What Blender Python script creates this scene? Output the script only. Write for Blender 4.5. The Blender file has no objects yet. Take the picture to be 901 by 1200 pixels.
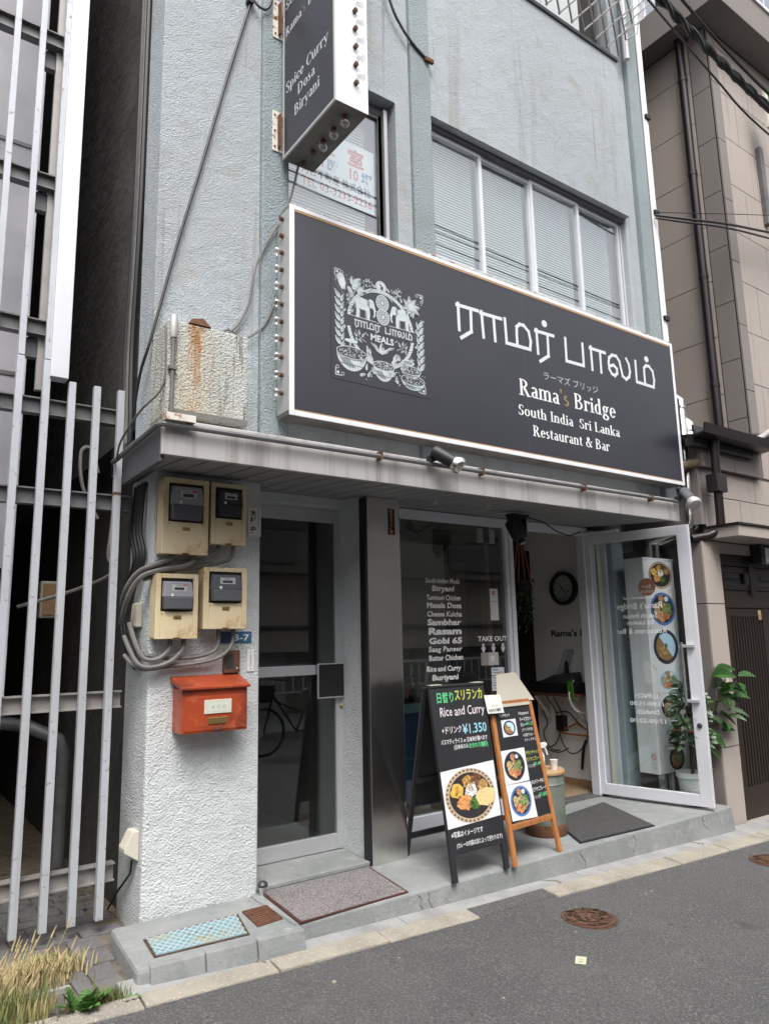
import bpy, bmesh, math, random
from mathutils import Vector, Matrix
random.seed(7)
SC = bpy.context.scene
COL = SC.collection
R = math.radians
# ---------------------------------------------------------------- camera
cam_d = bpy.data.cameras.new('camera'); cam = bpy.data.objects.new('camera', cam_d); COL.objects.link(cam)
SC.camera = cam
_yaw, _pit, _rol = R(35.64938829), R(10.02366878), R(-1.25451705)
_f = Vector((math.sin(_yaw)*math.cos(_pit), math.cos(_yaw)*math.cos(_pit), math.sin(_pit)))
_r = _f.cross(Vector((0, 0, 1))).normalized(); _u = _r.cross(_f)
_r2 = _r*math.cos(_rol)+_u*math.sin(_rol); _u2 = -_r*math.sin(_rol)+_u*math.cos(_rol)
cam.matrix_world = Matrix(((_r2.x, _u2.x, -_f.x, -1.26767359), (_r2.y, _u2.y, -_f.y, -3.96214235), (_r2.z, _u2.z, -_f.z, 1.5), (0, 0, 0, 1)))
cam_d.sensor_fit = 'HORIZONTAL'; cam_d.sensor_width = 36.0; cam_d.lens = 850.409/901*36.0
cam_d.clip_start = 0.05; cam_d.clip_end = 400
# ---------------------------------------------------------------- sky, sun, exposure
W = bpy.data.worlds.new('World'); SC.world = W; W.use_nodes = True
nt = W.node_tree; bg = nt.nodes['Background']
sky = nt.nodes.new('ShaderNodeTexSky'); sky.sky_type = 'NISHITA'; sky.sun_disc = False
SUN_EL, SUN_AZ = R(58), R(205)      # azimuth clockwise from +Y
sky.sun_elevation = SUN_EL; sky.sun_rotation = SUN_AZ
sky.air_density = 1.0; sky.dust_density = 6.0; sky.ozone_density = 1.0
hs = nt.nodes.new('ShaderNodeHueSaturation'); hs.inputs['Saturation'].default_value = 0.28
nt.links.new(sky.outputs[0], hs.inputs['Color']); nt.links.new(hs.outputs[0], bg.inputs[0])
bg.inputs[1].default_value = 0.14
sd = bpy.data.lights.new('sun', 'SUN'); sd.energy = 0.9; sd.angle = R(25); sd.color = (1.0, 0.96, 0.9)
so = bpy.data.objects.new('sun', sd); COL.objects.link(so)
_sdir = Vector((math.sin(SUN_AZ)*math.cos(SUN_EL), math.cos(SUN_AZ)*math.cos(SUN_EL), math.sin(SUN_EL)))
so.rotation_euler = _sdir.to_track_quat('Z', 'Y').to_euler()
SC.view_settings.view_transform = 'Standard'; SC.view_settings.look = 'None'
SC.view_settings.exposure = 1.02; SC.view_settings.gamma = 1.0; SC.view_settings.use_curve_mapping = False
# ---------------------------------------------------------------- materials
MT = {}
def mat(name, col, rough=0.65, metal=0.0, bump=(), var=None, streak=None, spec=0.5, attr=False, coat=0.0, band=None, mottle=False):
    m = bpy.data.materials.new(name); m.use_nodes = True; n = m.node_tree; b = n.nodes['Principled BSDF']
    b.inputs['Roughness'].default_value = rough; b.inputs['Metallic'].default_value = metal
    b.inputs['Specular IOR Level'].default_value = spec; b.inputs['Coat Weight'].default_value = coat
    tc = n.nodes.new('ShaderNodeTexCoord'); co = tc.outputs['Object']
    def noise(scale, detail=4, vec=None, rg=0.6):
        t = n.nodes.new('ShaderNodeTexNoise'); t.inputs['Scale'].default_value = scale; t.inputs['Detail'].default_value = detail
        t.inputs['Roughness'].default_value = rg; n.links.new(vec or co, t.inputs['Vector']); return t.outputs['Fac']
    def ramp(fac, lo, hi):
        r = n.nodes.new('ShaderNodeMapRange'); r.inputs[1].default_value = lo; r.inputs[2].default_value = hi
        n.links.new(fac, r.inputs[0]); return r.outputs[0]
    def ramp2(fac, lo, hi, a, c):
        r = n.nodes.new('ShaderNodeMapRange'); r.inputs[1].default_value = lo; r.inputs[2].default_value = hi; r.inputs[3].default_value = a; r.inputs[4].default_value = c
        n.links.new(fac, r.inputs[0]); return r.outputs[0]
    def mix(fac, a, c):
        x = n.nodes.new('ShaderNodeMix'); x.data_type = 'RGBA'; n.links.new(fac, x.inputs[0])
        if isinstance(a, tuple): x.inputs[6].default_value = a+(1,)
        else: n.links.new(a, x.inputs[6])
        if isinstance(c, tuple): x.inputs[7].default_value = c+(1,)
        else: n.links.new(c, x.inputs[7])
        return x.outputs[2]
    cur = col
    if attr:
        a = n.nodes.new('ShaderNodeAttribute'); a.attribute_name = 'Col'; cur = a.outputs['Color']
        if mottle:   # printing grain and a little fading
            hv = n.nodes.new('ShaderNodeHueSaturation'); n.links.new(cur, hv.inputs['Color']); hv.inputs['Saturation'].default_value = .9
            n.links.new(ramp2(noise(130, 5, None, .7), .3, .7, .78, 1.12), hv.inputs['Value']); cur = hv.outputs[0]
    for (sc, lo, hi, c2) in (var or ()):
        cur = mix(ramp(noise(sc), lo, hi), cur, c2)
    for (c2, sx, sz, lo, hi) in (streak or ()):
        mp = n.nodes.new('ShaderNodeMapping'); mp.inputs['Scale'].default_value = (sx, sx, sz); n.links.new(co, mp.inputs[0])
        cur = mix(ramp(noise(1.0, 5, mp.outputs[0]), lo, hi), cur, c2)
    if band:     # vertical run of rust about the object's own x = band[1]
        sp = n.nodes.new('ShaderNodeSeparateXYZ'); n.links.new(co, sp.inputs[0])
        mp = n.nodes.new('ShaderNodeMapping'); mp.inputs['Scale'].default_value = (18, 18, 2.5); n.links.new(co, mp.inputs[0])
        def mth(op, a, v):
            q = n.nodes.new('ShaderNodeMath'); q.operation = op; n.links.new(a, q.inputs[0])
            if isinstance(v, float): q.inputs[1].default_value = v
            else: n.links.new(v, q.inputs[1])
            return q.outputs[0]
        nz = mth('MULTIPLY', mth('SUBTRACT', noise(1.0, 6, mp.outputs[0], .75), .5), .42)
        d = mth('ADD', mth('ABSOLUTE', mth('SUBTRACT', sp.outputs['X'], float(band[1])), 0.0), nz)
        wide = ramp(d, band[2]+band[3], band[2]-band[3]); cur = mix(mth('MULTIPLY', wide, .55), cur, (.52, .46, .34))
        cur = mix(ramp(d, band[2]*.45, -.01), cur, band[0]); cur = mix(ramp(d, -.02, -.09), cur, (.15, .06, .02))
    if isinstance(cur, tuple): b.inputs['Base Color'].default_value = cur+(1,)
    else: n.links.new(cur, b.inputs['Base Color'])
    prev = None
    for (kind, sc, dist) in bump:
        if kind == 'n': h = noise(sc, 3)
        else:
            t = n.nodes.new('ShaderNodeTexVoronoi'); t.inputs['Scale'].default_value = sc; n.links.new(co, t.inputs['Vector']); h = t.outputs['Distance']
        bp = n.nodes.new('ShaderNodeBump'); bp.inputs['Distance'].default_value = dist; bp.inputs['Strength'].default_value = 1.0
        n.links.new(h, bp.inputs['Height'])
        if prev: n.links.new(prev, bp.inputs['Normal'])
        prev = bp.outputs[0]
    if prev: n.links.new(prev, b.inputs['Normal'])
    MT[name] = m; return m
def glass(name, tint=(0.9, 0.93, 0.93), base=0.07, power=4.0, refl=(1, 1, 1)):
    m = bpy.data.materials.new(name); m.use_nodes = True; n = m.node_tree; n.nodes.clear()
    out = n.nodes.new('ShaderNodeOutputMaterial'); tr = n.nodes.new('ShaderNodeBsdfTransparent'); gl = n.nodes.new('ShaderNodeBsdfGlossy')
    gl.inputs['Roughness'].default_value = 0.01; gl.inputs['Color'].default_value = refl+(1,); tr.inputs['Color'].default_value = tint+(1,)
    lw = n.nodes.new('ShaderNodeLayerWeight'); lw.inputs['Blend'].default_value = 0.5
    p = n.nodes.new('ShaderNodeMath'); p.operation = 'POWER'; p.inputs[1].default_value = power; n.links.new(lw.outputs['Facing'], p.inputs[0])
    q = n.nodes.new('ShaderNodeMath'); q.operation = 'MULTIPLY_ADD'; q.inputs[1].default_value = 0.9; q.inputs[2].default_value = base; q.use_clamp = True
    n.links.new(p.outputs[0], q.inputs[0]); mx = n.nodes.new('ShaderNodeMixShader')
    n.links.new(q.outputs[0], mx.inputs[0]); n.links.new(tr.outputs[0], mx.inputs[1]); n.links.new(gl.outputs[0], mx.inputs[2]); n.links.new(mx.outputs[0], out.inputs[0])
    MT[name] = m
mat('stucco', (0.435, 0.478, 0.512), 0.9, bump=(('n', 95, .006), ('v', 150, .005), ('n', 9, .012)), var=((1.6, .42, .8, (.41, .435, .45)), (80, .60, .72, (.31, .335, .35)), (5, .58, .75, (.38, .39, .385)), (2.6, .66, .70, (.43, .45, .455))), streak=(((.29, .29, .265), 5, .35, .56, .80), ((.22, .22, .20), 16, .45, .64, .80), ((.33, .27, .20), 9, .3, .72, .84)))
mat('stucco_white', (0.575, 0.605, 0.615), 0.9, bump=(('n', 80, .005), ('v', 100, .0038), ('n', 8, .012)), var=((2.2, .42, .8, (.47, .495, .495)), (9, .58, .80, (.49, .505, .495)), (70, .62, .72, (.42, .44, .44))), streak=(((.36, .36, .33), 8, .8, .60, .88), ((.42, .37, .27), 20, .7, .68, .80)))
mat('stucco_teal', (0.30, 0.35, 0.37), 0.9, bump=(('n', 75, .009), ('v', 110, .005)), var=((3, .45, .8, (.25, .29, .295)), (60, .6, .72, (.22, .25, .25))), streak=(((.30, .29, .25), 9, .4, .58, .8),))
mat('stucco_rust', (0.47, 0.485, 0.465), 0.9, bump=(('n', 70, .008), ('v', 95, .005)), var=((6, .4, .7, (.42, .41, .36)),), streak=(((.10, .10, .09), 40, 2.4, .52, .68), ((.34, .33, .29), 12, 1.2, .5, .8)), band=((.36, .20, .09), -2.185, .085, .06))
mat('rust_stain', (0.42, 0.24, 0.10), 0.9, bump=(('n', 60, .006),), streak=(((.60, .55, .46), 22, 1.5, .38, .60), ((.22, .09, .03), 30, 3, .66, .8)))
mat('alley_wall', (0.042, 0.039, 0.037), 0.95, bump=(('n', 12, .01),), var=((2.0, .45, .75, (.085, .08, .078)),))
mat('concrete', (0.255, 0.268, 0.268), 0.85, bump=(('n', 25, .005), ('n', 120, .003)), var=((2.3, .42, .66, (.195, .21, .21)), (11, .55, .75, (.31, .315, .30)), (50, .64, .72, (.15, .16, .16))), streak=(((.17, .185, .18), 6, 6, .58, .76),))
mat('concrete_light', (0.29, 0.295, 0.29), 0.9, bump=(('n', 40, .005),), var=((5, .42, .7, (.20, .20, .195)), (40, .58, .7, (.36, .36, .34))))
mat('kerb', (0.34, 0.31, 0.26), 0.95, bump=(('n', 60, .006), ('v', 140, .003)), var=((4, .4, .7, (.24, .22, .19)), (90, .55, .7, (.45, .42, .36))))
mat('asphalt', (0.088, 0.088, 0.089), 0.85, bump=(('v', 110, .008), ('n', 60, .004)), var=((1.1, .40, .62, (.072, .072, .074)), (3.5, .55, .75, (.104, .102, .098)), (85, .52, .62, (.15, .15, .147)), (70, .60, .68, (.035, .035, .036)), (130, .63, .69, (.27, .27, .26)), (.8, .60, .63, (.062, .061, .060)), (9, .70, .74, (.055, .048, .042))))
mat('paver', (0.105, 0.105, 0.108), 0.9, bump=(('n', 50, .005),), var=((6, .4, .7, (.15, .145, .14)), (80, .6, .75, (.22, .21, .19))))
mat('dirt', (0.10, 0.085, 0.065), 1.0, bump=(('n', 40, .01),), var=((12, .4, .7, (.16, .14, .11)),))
mat('alu', (0.58, 0.59, 0.62), 0.42, 0.55, bump=(('n', 8, .001),), var=((3, .45, .8, (.50, .51, .53)),))
mat('alu_white', (0.66, 0.67, 0.72), 0.45, 0.1, var=((3, .5, .9, (.58, .59, .62)),))
mat('alu_dark', (0.10, 0.10, 0.105), 0.5, 0.4)
mat('steel', (0.80, 0.785, 0.765), 0.24, 1.0, bump=(('n', 1.6, .010),), var=((2.5, .4, .8, (.70, .685, .66)),))
mat('fascia', (0.50, 0.485, 0.475), 0.5, 0.35, streak=(((.28, .26, .25), 9, .5, .5, .72), ((.22, .15, .11), 14, .8, .70, .82)))
mat('soffit', (0.30, 0.305, 0.31), 0.6, 0.2, var=((4, .4, .8, (.15, .155, .16)),))
mat('bar_paint', (0.47, 0.49, 0.53), 0.5, 0.15, var=((2.2, .45, .75, (.39, .40, .42)), (30, .62, .70, (.26, .23, .20))), streak=(((.32, .31, .30), 24, .7, .58, .78),))
mat('rail_metal', (0.16, 0.16, 0.165), 0.5, 0.4, var=((9, .5, .8, (.10, .09, .085)),))
mat('rail_light', (0.34, 0.33, 0.32), 0.5, 0.4, var=((9, .5, .8, (.24, .23, .22)),))
mat('panel_left', (0.42, 0.41, 0.44), 0.55, var=((1.3, .42, .62, (.33, .34, .36)),))
mat('sign_face', (0.021, 0.021, 0.031), 0.38, spec=.75, var=((2, .4, .8, (.027, .027, .036)),))
mat('sign_frame', (0.56, 0.56, 0.56), 0.4, 0.4, streak=(((.40, .38, .36), 8, 1, .6, .85),))
mat('sign_white', (0.82, 0.83, 0.85), 0.3, 0.2, streak=(((.62, .60, .58), 8, 1, .62, .9),))
mat('sign_bottom', (0.20, 0.19, 0.175), 0.5, 0.4, var=((6, .45, .7, (.12, .11, .10)), (14, .62, .75, (.22, .12, .06))))
mat('tan_trim', (0.42, 0.26, 0.14), 0.6)
mat('print', (1, 1, 1), 0.45, attr=True, mottle=True)
mat('print_matte', (1, 1, 1), 0.9, attr=True, spec=.2)
mat('meter_case', (0.68, 0.57, 0.37), 0.5, bump=(('n', 60, .0006),), var=((6, .50, .68, (.56, .42, .24)), (10, .60, .72, (.36, .22, .11))))
mat('dark_plastic', (0.035, 0.037, 0.042), 0.4)
mat('grey_plastic', (0.10, 0.105, 0.12), 0.35)
mat('clear_plastic', (0.30, 0.31, 0.34), 0.2)
mat('black', (0.012, 0.012, 0.013), 0.5)
mat('cable_black', (0.018, 0.018, 0.02), 0.55)
mat('cable_grey', (0.13, 0.125, 0.12), 0.6, bump=(('n', 80, .002),), var=((7, .45, .7, (.20, .19, .18)),))
mat('red_metal', (0.38, 0.060, 0.020), 0.45, 0.1, coat=.15, bump=(('n', 12, .003),), var=((5, .48, .68, (.16, .035, .018)), (14, .55, .72, (.50, .12, .045)), (40, .66, .74, (.10, .04, .03))))
mat('brass', (0.35, 0.25, 0.10), 0.4, 0.8)
mat('rust', (0.14, 0.065, 0.035), 0.95, bump=(('n', 80, .003),), var=((20, .45, .6, (.10, .045, .025)),))
mat('rusty_white', (0.66, 0.64, 0.58), 0.7, var=((14, .52, .6, (.30, .12, .045)), (30, .62, .7, (.08, .03, .02))))
mat('board_black', (0.012, 0.013, 0.016), 0.6, var=((6, .4, .8, (.020, .021, .025)),))
mat('wood_orange', (0.42, 0.17, 0.055), 0.5, bump=(('n', 50, .001),), streak=(((.28, .10, .03), 60, 4, .45, .7),))
mat('wood_pale', (0.45, 0.30, 0.17), 0.6, var=((20, .4, .7, (.34, .2, .1)),))
mat('wood_dark', (0.13, 0.058, 0.036), 0.5, var=((12, .4, .7, (.08, .035, .022)),))
mat('floor_wood', (0.34, 0.24, 0.15), 0.5, streak=(((.22, .15, .09), 12, 12, .45, .65),))
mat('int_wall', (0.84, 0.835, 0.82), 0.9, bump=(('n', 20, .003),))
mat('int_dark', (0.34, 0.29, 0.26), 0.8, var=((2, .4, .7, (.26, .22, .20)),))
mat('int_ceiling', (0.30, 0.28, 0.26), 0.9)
mat('blue_panel', (0.03, 0.075, 0.16), 0.6)
mat('mat_grey', (0.26, 0.235, 0.24), 0.95, bump=(('v', 150, .010), ('n', 90, .008)), var=((3.5, .42, .65, (.18, .165, .165)), (110, .45, .62, (.40, .37, .375)), (90, .55, .7, (.12, .11, .11))))
mat('mat_dark', (0.062, 0.062, 0.064), 0.95, bump=(('v', 200, .008),), var=((110, .48, .66, (.13, .13, .13)), (4, .5, .7, (.085, .083, .08))))
mat('rubber_red', (0.06, 0.018, 0.014), 0.7)
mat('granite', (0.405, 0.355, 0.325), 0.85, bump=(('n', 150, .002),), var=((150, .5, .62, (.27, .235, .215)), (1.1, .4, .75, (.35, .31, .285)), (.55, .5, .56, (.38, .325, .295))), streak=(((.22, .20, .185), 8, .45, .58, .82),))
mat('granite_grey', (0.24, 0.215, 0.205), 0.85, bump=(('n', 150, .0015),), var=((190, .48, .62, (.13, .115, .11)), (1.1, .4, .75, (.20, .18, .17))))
mat('joint', (0.07, 0.062, 0.058), 0.95)
mat('brown_metal', (0.022, 0.017, 0.018), 0.38, 0.3)
mat('door_brown', (0.030, 0.022, 0.019), 0.45, 0.2)
mat('silver_pipe', (0.66, 0.65, 0.62), 0.22, 1.0, bump=(('n', 9, .004),))
mat('wrap', (0.20, 0.155, 0.105), 0.8, bump=(('n', 50, .004),), streak=(((.10, .08, .055), 60, 60, .5, .6),))
mat('valve', (0.34, 0.48, 0.20), 0.6)
mat('box_white', (0.74, 0.74, 0.75), 0.5, var=((4, .5, .85, (.66, .66, .65)),), streak=(((.55, .53, .49), 9, .8, .66, .85),))
mat('galv', (0.24, 0.275, 0.24), 0.5, 0.45, var=((12, .42, .7, (.17, .195, .17)),))
mat('white_plastic', (0.72, 0.72, 0.70), 0.4)
mat('cream_plastic', (0.60, 0.57, 0.48), 0.45)
mat('blind', (0.66, 0.70, 0.71), 0.6)
mat('leaf', (0.022, 0.072, 0.016), 0.38, spec=.5, bump=(('n', 60, .002),), var=((9, .4, .7, (.05, .125, .025)), (30, .6, .75, (.09, .16, .04))))
mat('leaf_dark', (0.014, 0.042, 0.012), 0.35, spec=.6, var=((20, .4, .7, (.03, .075, .02)),))
mat('leaf_weed', (0.055, 0.15, 0.025), 0.6, var=((30, .4, .7, (.09, .19, .035)),))
mat('stem', (0.10, 0.075, 0.04), 0.8)
mat('grass', (0.11, 0.165, 0.045), 0.8, var=((6, .4, .6, (.32, .27, .12)), (25, .5, .7, (.07, .11, .03))))
mat('grass_dry', (0.42, 0.34, 0.18), 0.9)
mat('leaf_litter', (0.10, 0.07, 0.04), 0.9, var=((20, .4, .7, (.05, .035, .025)),))
mat('iron', (0.075, 0.045, 0.032), 0.6, 0.5, bump=(('n', 60, .003),), var=((22, .42, .6, (.13, .085, .055)),))
mat('cover_blue', (0.22, 0.33, 0.36), 0.5, 0.3, var=((5, .55, .75, (.45, .40, .26)),))
mat('cover_rib', (0.42, 0.54, 0.58), 0.5, 0.2, var=((6, .5, .7, (.46, .42, .28)),))
mat('grate_rust', (0.12, 0.055, 0.032), 0.9, var=((30, .4, .7, (.07, .035, .025)),))
mat('pebbles', (0.62, 0.60, 0.56), 0.8, bump=(('v', 60, .01),))
mat('soil', (0.05, 0.03, 0.02), 0.95)
mat('opp_wall', (0.50, 0.46, 0.42), 0.85)
mat('opp_dark', (0.20, 0.19, 0.175), 0.7)
mat('mortar', (0.17, 0.165, 0.155), 0.95, bump=(('n', 60, .004),))
mat('clockface', (0.40, 0.46, 0.42), 0.5)
mat('sign_green', (0.01, 0.14, 0.08), 0.5)
glass('glass', tint=(.93,.955,.955), base=.17)
glass('glass_door', tint=(.93, .955, .955), base=.05)
glass('glass_dark', tint=(.74, .78, .78), base=.085)
glass('bulb_glass', tint=(.93, .93, .93), base=.12, power=2.0)
def emis_none(): pass
# ---------------------------------------------------------------- geometry helpers
ORG = {}
def V3(p): return Vector(p)
class G:
    def __init__(s): s.v = []; s.f = []; s.c = []; s.has = False
    def add(s, vs, fs, col=None):
        b = len(s.v); s.v += [tuple(v) for v in vs]
        for f in fs: s.f.append(tuple(i+b for i in f)); s.c.append(col)
        if col: s.has = True
        return s
    def box(s, x0, x1, y0, y1, z0, z1, col=None):
        vs = [(x0, y0, z0), (x1, y0, z0), (x1, y1, z0), (x0, y1, z0), (x0, y0, z1), (x1, y0, z1), (x1, y1, z1), (x0, y1, z1)]
        return s.add(vs, [(0, 3, 2, 1), (4, 5, 6, 7), (0, 1, 5, 4), (1, 2, 6, 5), (2, 3, 7, 6), (3, 0, 4, 7)], col)
    def hexa(s, vs, col=None):
        return s.add(vs, [(0, 3, 2, 1), (4, 5, 6, 7), (0, 1, 5, 4), (1, 2, 6, 5), (2, 3, 7, 6), (3, 0, 4, 7)], col)
    def beam(s, a, b, w, h, up=(0, 0, 1), col=None):
        a = V3(a); b = V3(b); d = (b-a).normalized(); u = V3(up); x = d.cross(u)
        if x.length < 1e-4: x = d.cross(Vector((0, 1, 0)))
        x.normalize(); u = x.cross(d); x *= w/2; u *= h/2
        return s.hexa([a-x-u, a+x-u, b+x-u, b-x-u, a-x+u, a+x+u, b+x+u, b-x+u], col)
    def tube(s, pts, r, n=8, caps=True, col=None):
        pts = [V3(p) for p in pts]; rs = r if isinstance(r, (list, tuple)) else [r]*len(pts)
        vs = []; fs = []; prev = None
        for i, p in enumerate(pts):
            if i == 0: d = pts[1]-p
            elif i == len(pts)-1: d = p-pts[-2]
            else: d = (pts[i+1]-p).normalized()+(p-pts[i-1]).normalized()
            d.normalize()
            x = (prev-d*prev.dot(d)) if prev else d.cross(Vector((0, 0, 1)) if abs(d.z) < .9 else Vector((1, 0, 0)))
            x.normalize(); prev = x; y = d.cross(x)
            for k in range(n):
                a = 2*math.pi*k/n; vs.append(p+(x*math.cos(a)+y*math.sin(a))*rs[i])
        for i in range(len(pts)-1):
            for k in range(n):
                k2 = (k+1) % n; fs.append((i*n+k, i*n+k2, (i+1)*n+k2, (i+1)*n+k))
        if caps: fs.append(tuple(range(n-1, -1, -1))); fs.append(tuple((len(pts)-1)*n+k for k in range(n)))
        return s.add(vs, fs, col)
    def lathe(s, c, prof, axis=(0, 0, 1), n=20, col=None):
        # prof: list of (r, h) along axis from c
        a = V3(axis).normalized(); x = a.cross(Vector((0, 0, 1)) if abs(a.z) < .9 else Vector((1, 0, 0))).normalized(); y = a.cross(x); c = V3(c)
        vs = []; fs = []
        for (r, h) in prof:
            for k in range(n):
                t = 2*math.pi*k/n; vs.append(c+a*h+(x*math.cos(t)+y*math.sin(t))*max(r, 1e-5))
        m = len(prof)
        for i in range(m-1):
            for k in range(n):
                k2 = (k+1) % n; fs.append((i*n+k, i*n+k2, (i+1)*n+k2, (i+1)*n+k))
        fs.append(tuple(range(n-1, -1, -1))); fs.append(tuple((m-1)*n+k for k in range(n)))
        return s.add(vs, fs, col)
    def sphere(s, c, r, n=12, m=8, sc=(1, 1, 1), col=None):
        c = V3(c); vs = [c+Vector((0, 0, -r*sc[2]))]; fs = []
        for i in range(1, m):
            t = math.pi*i/m-math.pi/2
            for k in range(n):
                a = 2*math.pi*k/n; vs.append(c+Vector((math.cos(a)*math.cos(t)*r*sc[0], math.sin(a)*math.cos(t)*r*sc[1], math.sin(t)*r*sc[2])))
        vs.append(c+Vector((0, 0, r*sc[2])))
        for k in range(n): fs.append((0, 1+(k+1) % n, 1+k))
        for i in range(m-2):
            for k in range(n):
                k2 = (k+1) % n; fs.append((1+i*n+k, 1+i*n+k2, 1+(i+1)*n+k2, 1+(i+1)*n+k))
        L = len(vs)-1
        for k in range(n): fs.append((L, 1+(m-2)*n+k, 1+(m-2)*n+(k+1) % n))
        return s.add(vs, fs, col)
    def prism(s, pts, d, col=None):
        # pts: planar polygon 3D, extruded by vector d
        d = V3(d); n = len(pts); vs = [V3(p) for p in pts]+[V3(p)+d for p in pts]
        fs = [tuple(range(n-1, -1, -1)), tuple(range(n, 2*n))]+[(i, (i+1) % n, n+(i+1) % n, n+i) for i in range(n)]
        return s.add(vs, fs, col)
    def quad(s, a, b, c, d, col=None): return s.add([a, b, c, d], [(0, 1, 2, 3)], col)
    def build(s, name, m, parent=None, bevel=0, smooth=False, seg=2):
        if parent is not None: o0 = ORG[parent.name]
        else:
            xs = [v[0] for v in s.v]; ys = [v[1] for v in s.v]; zs = [v[2] for v in s.v]
            o0 = Vector(((min(xs)+max(xs))/2, (min(ys)+max(ys))/2, min(zs)))
        me = bpy.data.meshes.new(name); me.from_pydata([(v[0]-o0.x, v[1]-o0.y, v[2]-o0.z) for v in s.v], [], s.f)
        if s.has:
            ca = me.color_attributes.new('Col', 'FLOAT_COLOR', 'CORNER'); i = 0; buf = []
            for f, c in zip(s.f, s.c):
                c = c or (0.5, 0.5, 0.5); buf += [c[0], c[1], c[2], 1.0]*len(f)
            ca.data.foreach_set('color', buf)
        me.materials.append(MT[m])
        if smooth:
            me.polygons.foreach_set('use_smooth', [True]*len(me.polygons))
        me.update(); me.validate()
        if not s.has:
            bm = bmesh.new(); bm.from_mesh(me); bmesh.ops.recalc_face_normals(bm, faces=bm.faces); bm.to_mesh(me); bm.free()
        if smooth:
            try: me.set_sharp_from_angle(angle=R(40))
            except Exception: pass
        ob = bpy.data.objects.new(name, me); COL.objects.link(ob)
        if parent is not None: ob.parent = parent
        else: ob.location = o0
        ORG[ob.name] = o0
        if bevel:
            b = ob.modifiers.new('bevel', 'BEVEL'); b.width = bevel; b.segments = seg; b.limit_method = 'ANGLE'; b.angle_limit = R(40)
        return ob
def tag(o, label=None, cat=None, group=None, kind=None):
    if label: o['label'] = label
    if cat: o['category'] = cat
    if group: o['group'] = group
    if kind: o['kind'] = kind
    return o
def thing(name, label, cat, loc, group=None, kind=None):
    o = bpy.data.objects.new(name, None); COL.objects.link(o); o.location = loc; o.empty_display_size = .05
    ORG[o.name] = Vector(loc); return tag(o, label, cat, group, kind)
def inst(o, d, parent='same'):
    c = o.copy(); COL.objects.link(c); c.location = o.location+Vector(d)
    if parent != 'same': c.parent = parent
    ORG[c.name] = ORG[o.name]+Vector(d)
    for ch in o.children:
        k = ch.copy(); COL.objects.link(k); k.parent = c
        for gch in ch.children:
            q = gch.copy(); COL.objects.link(q); q.parent = k
    return c
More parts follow.
